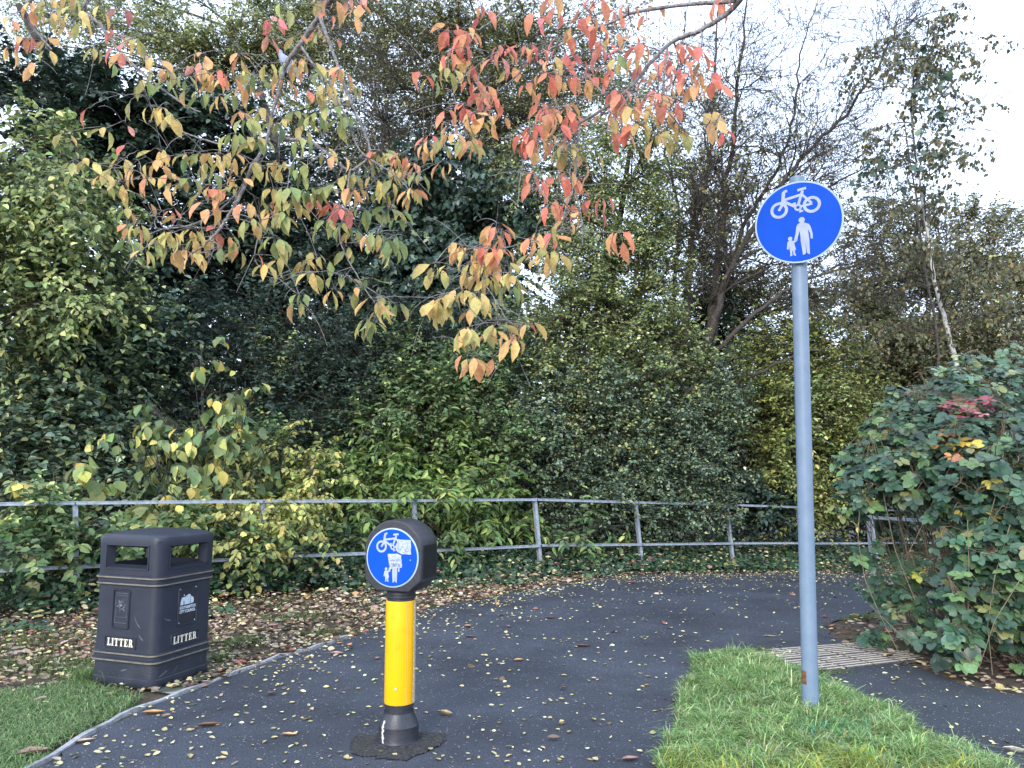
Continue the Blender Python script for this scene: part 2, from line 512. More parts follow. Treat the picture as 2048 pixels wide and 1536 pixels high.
for i in range(NS):
    for j in range(NR):
        mb = MB()
        u0, u1 = i / NS + .006, (i + 1) / NS - .006
        v0, v1 = j / NR + .012, (j + 1) / NR - .012
        K = 6
        prof = []
        for k in range(K):
            a = v0 + (v1 - v0) * k / K; d = (v1 - v0) / K
            prof += [(a, .004), (a + .26 * d, .004), (a + .30 * d, .024), (a + .80 * d, .024), (a + .93 * d, .006)]
        prof.append((v1, .004))
        rows = [[quadp(u0, v, z) for u_ in (0,) for v, z in prof], [quadp(u1, v, z) for v, z in prof]]
        A = [mb.bm.verts.new(p) for p in rows[0]]; B = [mb.bm.verts.new(p) for p in rows[1]]
        for q in range(len(A) - 1):
            f_ = mb.bm.faces.new((A[q], A[q + 1], B[q + 1], B[q])); f_.material_index = 1 if q % 5 in (0, 1, 3, 4) else 0
        sl_ = mb.build("slab", M_RIB, strip); sl_.data.materials.append(M_GROOVE)

# grass island
ISL = [(1.27, 5.25), (1.47, 5.35), (1.66, 5.28), (1.79, 4.74), (1.90, 4.28), (1.98, 3.57), (2.08, 2.9), (2.12, 2.2), (1.7, 1.5), (.5, 1.5), (.56, 2.6), (.65, 3.34), (.88, 4.09), (1.09, 4.77)]
def inside(poly, x, y):
    x = np.asarray(x); y = np.asarray(y); c = np.zeros(x.shape, bool); n = len(poly)
    for i in range(n):
        x1, y1 = poly[i]; x2, y2 = poly[(i + 1) % n]
        cond = ((y1 > y) != (y2 > y)) & (x < (x2 - x1) * (y - y1) / (y2 - y1 + 1e-12) + x1)
        c ^= cond
    return c
def edged(poly, x, y):
    x = np.asarray(x, float); y = np.asarray(y, float); d = np.full(x.shape, 9.); n = len(poly)
    for i in range(n):
        a = np.array(poly[i], float); b = np.array(poly[(i + 1) % n], float)
        ab = b - a; t = np.clip(((x - a[0]) * ab[0] + (y - a[1]) * ab[1]) / (ab @ ab), 0, 1)
        d = np.minimum(d, np.hypot(x - a[0] - t * ab[0], y - a[1] - t * ab[1]))
    return d
def isl_z(x, y):
    return g(x, y) + .022 + .05 * (1 - np.exp(-edged(ISL, x, y) * 5)) + .008 * np.sin(np.asarray(x) * 17) * np.sin(np.asarray(y) * 13)
M_TURF = noise_mat("turf", (.025, .04, .012), (.06, .09, .025), 30, .95, .8, 60)
cells(rag(ISL, seed=9), np.arange(.4, 2.3, .08), np.arange(1.4, 5.5, .08), lambda x, y: float(isl_z(x, y)), "grass_island", M_TURF, label="raised turf island between the two paths", skirt=.05)
# ------------------------------------------------------------------ shared-path symbols (plate units: radius 1, x right, y up)
def zpt(px, py):
    return ((px - 630) / 465, ((635 - py) - .139 * (px - 630)) / 435)
ADULT = [zpt(*p) for p in [(652, 645), (622, 660), (605, 690), (592, 760), (570, 828), (602, 838), (612, 800), (634, 730), (640, 790), (638, 850), (648, 960), (648, 992), (676, 980), (684, 960), (687, 852), (693, 970), (720, 986), (722, 965), (728, 830), (726, 770), (722, 712), (742, 765), (742, 815), (764, 822), (768, 770), (753, 690), (735, 660), (690, 645), (686, 630), (655, 632)]]
CHILD = [zpt(*p) for p in [(520, 834), (499, 852), (487, 925), (504, 932), (512, 888), (516, 930), (519, 972), (514, 1003), (538, 995), (543, 945), (550, 945), (552, 990), (577, 1000), (569, 965), (571, 935), (583, 930), (571, 880), (570, 860), (604, 838), (592, 824), (562, 838), (544, 834)]]
BARW = 1.55
def bar(mb, a, b, w, z0, z1, M):
    a, b = Vector(a), Vector(b); d = (b - a).normalized(); n = Vector((-d.y, d.x)) * w * BARW / 2
    mb.poly([tuple(a - n), tuple(b - n), tuple(b + n), tuple(a + n)], z0, z1, M)
def symbols(parent, mat, R_, M, h=.0012):
    """M maps plate (x right, y up, z outwards; metres) into the parent"""
    S_ = M @ Matrix.Diagonal((R_, R_, 1, 1))
    mb = MB()
    for c in ((-.41, .365), (.333, .365)): mb.ring(c, .134, .204, 0, h, 40, M=S_)
    mb.ring((.02, .353), .038, .086, 0, h * 1.3, 24, M=S_)
    h1 = h * .8
    bar(mb, (-.27, .60), (.135, .655), .042, 0, h1, S_)
    bar(mb, (-.29, .56), (-.03, .38), .044, 0, h1 * 1.05, S_)
    bar(mb, (.035, .43), (.155, .745), .042, 0, h1 * 1.1, S_)
    bar(mb, (.13, .655), (.333, .40), .036, 0, h1 * .95, S_)
    bar(mb, (.10, .365), (.345, .385), .036, 0, h1 * .9, S_)
    bar(mb, (-.275, .79), (-.32, .50), .052, 0, h1 * 1.15, S_)
    bar(mb, (-.32, .50), (-.42, .355), .042, 0, h1 * 1.2, S_)
    bar(mb, (.04, .775), (.24, .795), .040, 0, h1 * 1.25, S_)
    mb.ring((-.245, .755), .035, .075, 0, h1 * 1.3, 14, math.radians(95), math.radians(210), S_)
    bar(mb, (-.255, .81), (-.19, .81), .04, 0, h1 * 1.35, S_)
    bar(mb, (-.03, .42), (-.06, .46), .026, 0, h1 * 1.4, S_); bar(mb, (-.10, .455), (-.02, .475), .028, 0, h1 * 1.45, S_)
    bar(mb, (.06, .30), (.085, .25), .026, 0, h1 * 1.5, S_); bar(mb, (.04, .235), (.13, .255), .028, 0, h1 * 1.55, S_)
    mb.build("bicycle_symbol", mat, parent)
    mb = MB(); mb.poly(ADULT, 0, h, S_)
    c = zpt(667, 617); mb.ring(c, .0001, .070, 0, h * 1.2, 24, M=S_)
    mb.build("adult_symbol", mat, parent)
    mb = MB(); mb.poly(CHILD, 0, h, S_)
    c = zpt(530, 814); mb.ring(c, .0001, .049, 0, h * 1.2, 20, M=S_)
    mb.build("child_symbol", mat, parent)

M_BLUE = noise_mat("blue_sheeting", (.001, .058, .42), (.002, .066, .47), 6, .6, spec=.12)
M_SYM = noise_mat("white_sheeting", (.29, .34, .45), (.34, .39, .50), 20, .6, spec=.15)
M_RIM = noise_mat("pale_border", (.30, .40, .50), (.35, .46, .56), 20, .6, spec=.15)
M_GPOLE = noise_mat("grey_painted_steel", (.13, .19, .27), (.155, .215, .30), 14, .48, .12, 90, spec=.45)
M_GREYD = noise_mat("galvanised", (.26, .30, .36), (.40, .44, .50), 25, .5, .2, metal=.4)
M_RUST = noise_mat("rust", (.10, .04, .02), (.2, .09, .04), 60, .9)

# ------------------------------------------------------------------ sign post
base = W(1621, 1396, 4.0); top = W(1594, 356, 4.02)
sp = empty("sign_post", tuple(base), "tall grey pole with round blue bicycle and pedestrian sign standing in the grass island", "sign")
ax = Vector(top - base); PL = ax.length
q = Vector((0, 0, 1)).rotation_difference(ax.normalized())
Mp = q.to_matrix().to_4x4()
r = .0400
mb = MB(); mb.lathe([(r, -.25), (r, .01), (r, .6), (r, 1.2), (r, 1.8), (r, PL - .01), (r * .97, PL)], 40, Mp)
mb.build("pole", M_GPOLE, sp, 40)
mb = MB()
for i in range(10):
    a = math.radians(185 + i * 3); 
mb.lathe([(.0404, .07), (.0406, .08), (.0406, .125), (.0404, .135)], 40, Mp, cap=False)
# only a chipped fleck of it
bmesh.ops.delete(mb.bm, geom=[f for f in mb.bm.faces if not (f.calc_center_median().x < -.027 and f.calc_center_median().y < .004)], context='FACES')
mb.build("rust_patch", M_RUST, sp)
# plate
ctr = Vector(W(1599.5, 449.5, 4.0)) - Vector(base)
YAW = math.radians(-28)
def plateM(c, yaw, off=0):
    # plate x -> right, plate y -> up, plate z -> outward (towards the viewer)
    Rz = Matrix.Rotation(yaw, 4, 'Z')
    B = Matrix(((1, 0, 0, 0), (0, 0, -1, 0), (0, 1, 0, 0), (0, 0, 0, 1)))
    return Matrix.Translation(c) @ Rz @ B @ Matrix.Translation((0, 0, off))
nrm = Vector((math.sin(YAW), -math.cos(YAW), 0))
Mc = plateM(ctr + nrm * .052, YAW) @ Matrix.Rotation(math.radians(2.2), 4, 'Z')
SR = .2225
mb = MB(); mb.lathe([(SR, -.003), (SR + .001, 0), (SR, .0012)], 72, Mc); mb.build("plate_rim", M_RIM, sp, 40)
mb = MB(); mb.lathe([(SR * .962, -.001), (SR * .962, .0024)], 72, Mc); mb.build("plate", M_BLUE, sp, 40)
symbols(sp, M_SYM, SR, Mc @ Matrix.Translation((0, 0, .0025)))
for dz in (-.11, .11):
    mb = MB()
    Mk = Matrix.Translation(Vector((0, 0, 0)))
    c = ctr + Vector((0, 0, dz))
    mb.box(c + nrm * .045, (.20, .008, .04), Matrix.Rotation(YAW, 3, 'Z'), .001)
    Mk = Matrix.Translation(c) @ Matrix.Rotation(YAW, 4, 'Z')
    mb.ring((0, 0), .0403, .0435, -.016, .016, 32, M=Mk)
    mb.build("clamp", M_GREYD, sp)

# ------------------------------------------------------------------ bollard
M_BLK = noise_mat("black_plastic", (.017, .019, .026), (.028, .030, .040), 30, .42, .15, 120, spec=.5)
M_BLK2 = noise_mat("dark_recess", (.006, .007, .009), (.010, .011, .014), 30, .35)
M_YEL = noise_mat("yellow_reflective", (.70, .38, .003), (.78, .43, .005), 3, .4, spec=.3, c3=(.60, .32, .006), s3=11, f3=.60)
M_YEL2 = noise_mat("pale_yellow_stripe", (.66, .44, .06), (.70, .48, .09), 5, .35)
m, t, b_ = new_mat("clear_plastic"); b_.inputs["Base Color"].default_value = (.75, .75, .75, 1); b_.inputs["Alpha"].default_value = .22; b_.inputs["Roughness"].default_value = .25
M_CLEAR = m
bb = G(797, 1486); BY = math.radians(-20)
bo = empty("bollard", tuple(bb), "black and yellow path bollard with stickered round blue sign, standing in the tarmac", "bollard", rot=(0, 0, BY))
mb = MB(); mb.lathe([(.112, -.03), (.112, .012), (.106, .018), (.097, .020), (.094, .030), (.0935, .088), (.090, .092), (.071, .140), (.069, .146), (.069, .150)], 64)
mb.build("base", M_BLK, bo, 25)
mb = MB(); mb.lathe([(.064, .150), (.064, .167), (.0685, .169), (.0685, .176), (.065, .178), (.065, .720)], 48)
mb.build("tube", M_BLK, bo, 30)
mb = MB(); mb.lathe([(.0695, .186), (.0703, .190), (.0703, .652), (.0695, .656)], 96)
y_ = mb.build("yellow_sleeve", M_YEL, bo, 30)
mb = MB()
for a in (-158, -150, -143, -134, -40, -34):
    a0 = math.radians(a + 0)
    mb.ring((0, 0), .0705, .0712, .19, .652, 2, a0, a0 + math.radians(2.2))
split_loose(mb.build("pale_stripe", M_YEL2, y_))
pts = [(-100, .645), (-97, .60), (-93, .54), (-88, .47), (-85, .40), (-84, .34)]
mb = MB(); rw = []
for a, z in pts:
    rw.append([Vector((rr_ * math.cos(math.radians(a + da)), rr_ * math.sin(math.radians(a + da)), z)) for rr_, da in ((.0700, -.5), (.0708, -.5), (.0708, .5), (.0700, .5))])
mb.loft(rw); mb.build("scratch", M_YEL2, y_)
mb = MB(); mb.ring((0, 0), .0738, .0745, .188, .654, 24, math.radians(-6), math.radians(80))
sl = mb.build("clear_cover", M_CLEAR, bo)
mb = MB()
for k in range(13):
    a = math.radians(8); z = .205 + k * .035
    mb.lathe([(.0022, 0), (.0022, .001)], 8, Matrix.Translation((.0748 * math.cos(a - .2), .0748 * math.sin(a - .2), z)) @ Matrix.Rotation(math.radians(90), 4, 'Y'))
mb.lathe([(.006, 0), (.004, .0018), (.001, .002)], 9, Matrix.Translation((.018, -.0700, .262)) @ Matrix.Rotation(math.radians(90), 4, 'X'))
M_SPOT = noise_mat("scuffs", (.55, .55, .52), (.7, .7, .66), 30, .7)
split_loose(mb.build("scuff_mark", M_SPOT, sl))
mb = MB(); mb.lathe([(.069, .668), (.072, .672), (.072, .680), (.067, .686), (.067, .696), (.080, .716), (.082, .73)], 48)
mb.build("collar", M_BLK, bo, 25)
# head
prof = [(-.090, .700), (.090, .700), (.154, .752), (.156, .775), (.156, .925)]
hw = .156
for k in range(1, 16):
    a = math.radians(23 + (180 - 46) * k / 16)
    prof.append((.1695 * math.cos(a), .864 + .1695 * math.sin(a) + .012 * math.sin(a)))
prof += [(-.156, .925), (-.156, .775), (-.154, .752)]
mb = MB()
rows = []
for y, s in ((-.100, .955), (-.096, .985), (-.084, 1.0), (0, 1.012), (.084, 1.0), (.096, .985), (.100, .955)):
    rows.append([Vector((x * s * .965, y * .88, .862 + (z - .864) * s * .965)) for x, z in prof])
mb.loft(rows); mb.build("head", M_BLK, bo, 28)
mb = MB()
mb.box((.1520, 0, .845), (.004, .135, .150), None, .0015)
mb.build("side_panel", M_BLK2, bo)

Mb = plateM(Vector((0, -.0885, .862)), 0)
BR = .138
mb = MB(); mb.lathe([(BR, -.001), (BR, .003), (BR - .002, .0045)], 72, Mb); mb.build("sign_rim", M_RIM, bo, 40)
mb = MB(); mb.lathe([(BR * .952, 0), (BR * .952, .0052)], 72, Mb); mb.build("sign_face", M_BLUE, bo, 40)
symbols(bo, M_SYM, BR, Mb @ Matrix.Translation((0, 0, .0053)))
BARW = 1.0
M_STK = noise_mat("worn_sticker", (.25, .30, .42), (.36, .42, .54), 120, .6, coords='Object', c3=(.40, .46, .56), s3=60, f3=.52)
M_INK = noise_mat("sticker_ink", (.07, .08, .12), (.14, .16, .22), 120, .6)
Ms = Mb @ Matrix.Diagonal((BR, BR, 1, 1))
mb = MB(); mb.poly([(.20, .63), (.35, .615), (.71, .615), (.725, .40), (.72, .22), (.74, .14), (.66, .125), (.50, .14), (.40, .125), (.31, .16), (.235, .24), (.215, .45)], .0070, .0076, Ms)
s1 = mb.build("sticker", M_STK, bo)
mb = MB(); z0, z1 = .0076, .0079
for a, b, w_ in (((.245, .58), (.275, .38), .012), ((.275, .38), (.24, .24), .012), ((.30, .20), (.36, .36), .016), ((.36, .36), (.40, .40), .016), ((.40, .40), (.44, .34), .014), ((.50, .22), (.56, .36), .016), ((.56, .36), (.61, .33), .014), ((.61, .33), (.63, .24), .016), ((.50, .22), (.63, .235), .013), ((.42, .185), (.49, .185), .02), ((.32, .54), (.39, .55), .01)):
    bar(mb, a, b, w_, z0, z1 + random.random() * .0002, Ms)
mb.build("scribble", M_INK, s1)
mb = MB(); mb.poly([(-.165, .125), (.0, .13), (.20, .145), (.36, .085), (.355, .0), (.38, -.07), (.375, -.17), (.40, -.20), (.39, -.315), (.10, -.35), (-.06, -.38), (-.10, -.25), (-.13, -.05)], .0072, .0078, Ms)
s2 = mb.build("sticker", M_STK, bo)
mb = MB()
random.seed(3)
x = -.07
for ch in "IEKNFERF":
    wdt = .042
    bar(mb, (x, -.32 + x * .09), (x - .006, -.19 + x * .06), .015, .0078, .0080, Ms)
    if ch in "EFK": 
        for yy in (-.19, -.25, -.31): 
            if not (ch == "F" and yy < -.3): bar(mb, (x, yy), (x + wdt * .7, yy + .006), .014, .0078, .00805, Ms)
    if ch in "NRK":
        bar(mb, (x, -.20), (x + wdt * .75, -.31), .013, .0078, .0081, Ms); bar(mb, (x + wdt * .75, -.31), (x + wdt * .72, -.2), .012, .0078, .00815, Ms)
    x += .055
for a, b in (((-.07, -.11), (.02, -.06)), ((.02, -.06), (.10, -.085)), ((.10, -.085), (.17, -.05)), ((.17, -.12), (.25, -.02)), ((.22, -.12), (.29, -.03)), ((.27, -.12), (.33, -.09)), ((-.05, -.1), (.12, -.1))):
    bar(mb, a, b, .013, .0078, .0080 + random.random() * .0002, Ms)
mb.build("sticker_lettering", M_INK, s2)
mb = MB(); mb.lathe([(.0028, 0), (.002, .0008)], 8, Mb @ Matrix.Translation((.096, -.008, .0053))); mb.build("chip", M_RIM, bo)
# white drip on the base
mb = MB()
rg2 = np.random.default_rng(2)
a0 = math.radians(-112)
for k in range(46):
    z = .018 + .10 * (k / 46); rr = .0945 if z < .088 else .0945 - (z - .088) * .42
    a = a0 + rg2.normal(0, .035) - (z - .05) * .5
    hgt = rg2.uniform(.003, .010)
    mb.box((rr * math.cos(a), rr * math.sin(a), z), (.0035, .0035, hgt), Matrix.Rotation(a, 3, 'Z'))
mb.build("paint_drip", M_SPOT, bo)

# ------------------------------------------------------------------ litter bin
M_BIN = noise_mat("bin_plastic", (.017, .021, .034), (.023, .028, .044), 7, .45, .25, 160, spec=.4, c3=(.040, .044, .056), s3=3, f3=.60)
M_BIND = noise_mat("bin_dark", (.010, .012, .018), (.018, .020, .028), 20, .45)
M_GOLD = noise_mat("gold_band", (.12, .11, .085), (.19, .17, .13), 20, .45)
M_CREAM = noise_mat("cream_paint", (.62, .58, .46), (.78, .74, .62), 200, .6)
M_LINER = noise_mat("bin_liner", (.006, .006, .007), (.02, .02, .022), 60, .3, 1.0, 60)
AL = math.radians(71); BW = .486
corner = G(304, 1386); corner[2] = .014
cdir = np.array([math.cos(AL) - math.sin(AL), math.sin(AL) + math.cos(AL), 0])
bc = corner + cdir * (BW / 2 - .012)
bn = empty("litter_bin", (bc[0], bc[1], .016), "dark square litter bin with open sides standing on the leafy verge", "bin")
bn.rotation_euler = (Matrix.Rotation(math.radians(.3), 3, 'Y') @ Matrix.Rotation(math.radians(-19), 3, 'Z')).to_euler()
bn.scale = (1, 1, 1.055)
def sq(hw, rad, z, us=(-.155, -.08, 0, .08, .155), nc=6):
    """rounded-square outline, fixed vertex layout, counter-clockwise from the -y side"""
    out = []
    for s in range(4):
        M = Matrix.Rotation(math.pi / 2 * s, 3, 'Z')
        side = [Vector((u, -hw, z)) for u in us]
        cs = []
        for k in range(nc):
            a = -math.pi / 2 + (math.pi / 2) * k / (nc - 1)
            cs.append(Vector((hw - rad + rad * math.cos(a), -hw + rad + rad * math.sin(a), z)))
        out += [M @ v for v in side + cs]
    return out
NPS = 11
H = BW / 2
rows = [sq(H - .006, .05, .0), sq(H - .001, .055, .012), sq(H, .055, .030), sq(H, .055, .045), sq(H - .006, .052, .050), sq(H - .007, .052, .128)]
mb = MB(); mb.loft(rows, True, True); mb.build("plinth", M_BIN, bn, 30)
def bandset(z):
    mb = MB(); mb.loft([sq(H - .008, .05, z - .004), sq(H + .003, .056, z), sq(H + .003, .056, z + .009), sq(H - .008, .05, z + .013)], False, False); mb.build("gold_band", M_GOLD, bn, 25)
rows = [sq(H - .007, .052, .128), sq(H + .006, .058, .131), sq(H + .007, .058, .150), sq(H - .001, .055, .153), sq(H - .001, .055, .168), sq(H + .004, .057, .171), sq(H + .004, .057, .184), sq(H - .006, .053, .188),
        sq(H - .007, .053, .35), sq(H - .007, .053, .545), sq(H + .004, .057, .549), sq(H + .004, .057, .565), sq(H - .001, .055, .568), sq(H - .001, .055, .582), sq(H + .006, .058, .585), sq(H + .006, .058, .603), sq(H - .004, .054, .606), sq(H - .004, .054, .612)]
mb = MB(); mb.loft(rows, True, False); mb.build("body", M_BIN, bn, 28)
for z in (.1365, .1735, .5525, .588):
    hh = H + (.0072 if z in (.1365, .588) else .0045)
    mb = MB(); mb.loft([sq(hh - .004, .054, z - .001), sq(hh + .0018, .057, z), sq(hh + .0018, .057, z + .007), sq(hh - .004, .054, z + .008)], False, False); mb.build("gold_band", M_GOLD, bn, 25)
# hood with four openings
def shell(hws, rads, zs, wrow, skip):
    mb = MB()
    return mb
mb = MB(); bm = mb.bm
outer = [(H - .004, .054, .612), (H - .003, .054, .645), (H - .001, .054, .768), (H + .001, .055, .800), (H - .004, .058, .816), (H - .022, .062, .828), (H - .08, .07, .838), (H - .15, .05, .842)]
inner = [(H - .045, .03, .612), (H - .045, .03, .660), (H - .045, .03, .756), (H - .045, .03, .805)]
usI = (-.135, -.07, 0, .07, .135)
Vo = [[bm.verts.new(p) for p in sq(a, b, z)] for a, b, z in outer]
usT = lambda k: None
Vi = [[bm.verts.new(p) for p in sq(a, b, z, usI)] for a, b, z in inner]
def quads(Vr, hole):
    n = len(Vr[0])
    for r_ in range(len(Vr) - 1):
        for i in range(n):
            j = (i + 1) % n
            if r_ == hole and (i % NPS) < 4: continue
            bm.faces.new((Vr[r_][i], Vr[r_][j], Vr[r_ + 1][j], Vr[r_ + 1][i]))
quads(Vo[:6], 1)
quads(Vi, 1)
for s in range(4):
    o0 = s * NPS
    for r_ in (1, 2):
        for i in range(4): bm.faces.new((Vo[r_][o0 + i], Vo[r_][o0 + i + 1], Vi[r_][o0 + i + 1], Vi[r_][o0 + i]))
    for i in (0, 4): bm.faces.new((Vo[1][o0 + i], Vo[2][o0 + i], Vi[2][o0 + i], Vi[1][o0 + i]))
n = len(Vo[0])
for i in range(n): bm.faces.new((Vo[0][i], Vo[0][(i + 1) % n], Vi[0][(i + 1) % n], Vi[0][i]))
bm.faces.new(Vi[-1])
for v in Vo[6] + Vo[7]: pass
bmesh.ops.delete(bm, geom=Vo[6] + Vo[7], context='VERTS')
mb.build("hood", M_BIN, bn, 30)
# domed lid, a softly hipped cap
mb = MB(); bm = mb.bm
us = (-.15, -.08, 0, .08, .15)
lid = [sq(H - .0225, .062, .827, us)]
for sc_, z in ((.80, .838), (.55, .846), (.28, .851)):
    lid.append([Vector((v.x * sc_, v.y * sc_, z)) for v in sq(H - .022, .062, 0, us)])
mb.loft(lid, False, True); lidob = mb.build("lid", M_BIN, bn, 40)
# opening trims
mb = MB()
for s in range(4):
    Rm = Matrix.Rotation(math.pi / 2 * s, 4, 'Z')
    for (x0, x1, z0, z1) in ((-.162, .162, .768, .774), (-.162, .162, .637, .643), (-.164, -.157, .637, .774), (.157, .164, .637, .774)):
        M_ = Rm @ Matrix.Translation(((x0 + x1) / 2, -H + .002, (z0 + z1) / 2)) @ Matrix.Diagonal((x1 - x0, .009, z1 - z0, 1))
        r_ = bmesh.ops.create_cube(mb.bm, size=1); bmesh.ops.transform(mb.bm, matrix=M_, verts=r_['verts'])
mb.build("opening_trim", M_BIN, bn)
# inner rim and sagging liner
mb = MB(); mb.loft([sq(H - .044, .03, .618, usI), sq(H - .05, .03, .621, usI), sq(H - .055, .03, .60, usI), [v * 1 for v in sq(H - .10, .03, .50, usI)]], False, True)
mb.build("liner", M_LINER, bn, 30)
# serif lettering
def serif_word(word, h, mb, M):
    x = 0; s = h * .22; t = h * .09; gap = h * .17
    Wd = {'L': .62, 'I': .36, 'T': .72, 'E': .66, 'R': .78}
    def rect(x0, y0, x1, y1, k=0): mb.poly([(x0, y0), (x1, y0), (x1, y1), (x0, y1)], 0, .0016 + k * .00012, M)
    total = sum(Wd[c] for c in word) * h + gap * (len(word) - 1)
    x = -total / 2
    for c in word:
        wd = Wd[c] * h
        if c == 'I':
            rect(x + (wd - s) / 2, 0, x + (wd + s) / 2, h); rect(x, 0, x + wd, t, 1); rect(x, h - t, x + wd, h, 1)
        elif c == 'T':
            rect(x + (wd - s) / 2, 0, x + (wd + s) / 2, h - t * .5); rect(x + wd * .22, 0, x + wd * .78, t, 1); rect(x, h - t * 1.1, x + wd, h, 1)
            rect(x, h - t * 3, x + t * .8, h, 2); rect(x + wd - t * .8, h - t * 3, x + wd, h, 2)
        elif c in 'LE':
            rect(x + t, 0, x + t + s, h); rect(x, 0, x + wd, t * 1.1, 1); rect(x, h - t, x + s + 2 * t, h, 1); rect(x + wd - t * .8, 0, x + wd, t * 3.2, 2)
            if c == 'E': rect(x, h - t * 1.1, x + wd * .95, h, 3); rect(x + wd * .87, h - t * 3, x + wd * .95, h, 2); rect(x + s, h * .46, x + wd * .68, h * .56, 1); rect(x + wd * .62, h * .36, x + wd * .69, h * .66, 2)
        elif c == 'R':
            rect(x + t, 0, x + t + s, h); rect(x, 0, x + s + 2 * t, t, 1); rect(x, h - t, x + s + t, h, 1)
            mb.ring((x + wd * .42, h * .72), h * .16, h * .28, 0, .0017, 14, -math.pi / 2, math.pi / 2, M)
            rect(x + s, h * .44, x + wd * .44, h * .54, 2); rect(x + s, h * .90, x + wd * .44, h, 2)
            mb.poly([(x + wd * .42, h * .48), (x + wd * .66, h * .48), (x + wd * 1.0, 0), (x + wd * .72, 0)], 0, .0019, M)
        x += wd + gap
def frame(mb, x0, x1, y0, y1, t, z, M, r=.008):
    def rr(a0, a1, b0, b1, r):
        out = []
        for cx, cy, st in ((a1 - r, b0 + r, -90), (a1 - r, b1 - r, 0), (a0 + r, b1 - r, 90), (a0 + r, b0 + r, 180)):
            for k in range(4):
                a = math.radians(st + 30 * k); out.append((cx + r * math.cos(a), cy + r * math.sin(a)))
        return out
    o_, i_ = rr(x0, x1, y0, y1, r), rr(x0 + t, x1 - t, y0 + t, y1 - t, max(r - t, .001))
    R0 = [mb.bm.verts.new(M @ Vector((*p, 0))) for p in o_]
    R1 = [mb.bm.verts.new(M @ Vector(((p[0] * .7 + q_[0] * .3), (p[1] * .7 + q_[1] * .3), z))) for p, q_ in zip(o_, i_)]
    R2 = [mb.bm.verts.new(M @ Vector(((p[0] * .3 + q_[0] * .7), (p[1] * .3 + q_[1] * .7), z))) for p, q_ in zip(o_, i_)]
    R3 = [mb.bm.verts.new(M @ Vector((*p, 0))) for p in i_]
    for A, B in ((R0, R1), (R1, R2), (R2, R3)):
        for i in range(len(A)):
            j = (i + 1) % len(A); mb.bm.faces.new((A[i], A[j], B[j], B[i]))
def face(s):     # matrix of bin side s: x right, y up, z out
    return Matrix.Rotation(math.pi / 2 * s, 4, 'Z') @ Matrix.Translation((0, -(H - .0065), 0)) @ Matrix(((1, 0, 0, 0), (0, 0, -1, 0), (0, 1, 0, 0), (0, 0, 0, 1)))
for s in (0, 1):
    Mf = face(s)
    x0 = -.018 if s == 0 else .004; wv = .120
    zc = .2365
    mb = MB(); frame(mb, x0 - wv, x0 + wv, zc - .034, zc + .034, .008, .006, Mf); fr = mb.build("lettering_frame", M_BIN, bn, 40)
    mb = MB(); mb.poly([(x0 - wv + .006, zc - .030), (x0 + wv - .006, zc - .030), (x0 + wv - .006, zc + .030), (x0 - wv + .006, zc + .030)], 0, .0012, Mf); mb.build("backing", M_BIND, fr)
    mb = MB(); serif_word("LITTER", .041, mb, Mf @ Matrix.Translation((x0, zc - .0205, .0012))); mb.build("litter_lettering", M_CREAM, bn)
# moulded rosette panel on the left face
Mf = face(0)
mb = MB(); frame(mb, -.092, .040, .308, .528, .011, .008, Mf, .012); rp = mb.build("moulded_panel", M_BIN, bn, 40)
mb = MB(); frame(mb, -.072, .020, .340, .505, .003, .0025, Mf, .003); frame(mb, -.064, .012, .372, .492, .002, .002, Mf, .002)
Mr = Mf @ Matrix.Translation((-.026, .435, 0))
for k in range(12):
    a = k * math.pi / 6 + .15; l = .030 if k % 2 else .042
    d = Vector((math.cos(a), math.sin(a))); nn = Vector((-d.y, d.x))
    p = [d * .010, d * l * .6 + nn * .0055, d * l, d * l * .6 - nn * .0055]
    vs = [mb.bm.verts.new(Mr @ Vector((*v, z))) for v, z in zip(p, (0, 0, 0, 0))]; tp = mb.bm.verts.new(Mr @ Vector((*(d * l * .6), .006)))
    for i in range(4): mb.bm.faces.new((vs[i], vs[(i + 1) % 4], tp))
mb.lathe([(.010, 0), (.009, .006), (.004, .009)], 12, Mr)
M_ROS = noise_mat("pale_plastic", (.07, .075, .10), (.12, .13, .16), 40, .4)  # rosette coloured paler than the bin body, for contrast
mb.build("rosette", M_ROS, rp)
# council plaque on the right face
Mf = face(1)
mb = MB(); frame(mb, -.072, .092, .308, .532, .009, .007, Mf, .010); pf = mb.build("plaque_frame", M_BIN, bn, 40)
mb = MB(); mb.poly([(-.064, .316), (.084, .316), (.084, .524), (-.064, .524)], 0, .0022, Mf); pq = mb.build("plaque", M_BIND, bn)
for x, z in ((-.056, .326), (.076, .326), (-.056, .514), (.076, .514)):
    mb = MB(); mb.lathe([(.0045, .0022), (.003, .0045)], 10, Mf @ Matrix.Translation((x, z, 0))); mb.build("rivet", M_RIM, pq)
Ml = Mf @ Matrix.Translation((-.052, .424, .0022))
M_LOGO = noise_mat("logo_print", (.42, .50, .58), (.52, .60, .66), 90, .5)
mb = MB()
mb.poly([(0, 0), (.026, 0), (.026, .020), (.034, .020), (.034, 0), (.080, 0), (.084, .050), (.079, .053), (.072, .056), (.060, .052), (.047, .048), (.040, .043), (.012, .042), (.005, .030)], 0, .0006, Ml)
mb.poly([(.086, 0), (.092, .0), (.098, .003), (.104, .001), (.111, .006), (.113, .018), (.110, .030), (.105, .036), (.098, .036), (.095, .042), (.087, .042), (.086, .030)], 0, .0005, Ml)
mb.lathe([(.004, 0), (.004, .0006)], 10, Ml @ Matrix.Translation((.030, .053, 0)))
mb.build("castle_logo", M_LOGO, pq)
mb = MB()
for k in range(14): mb.box((0, 0, 0), (.001, .001, .001)) if False else None
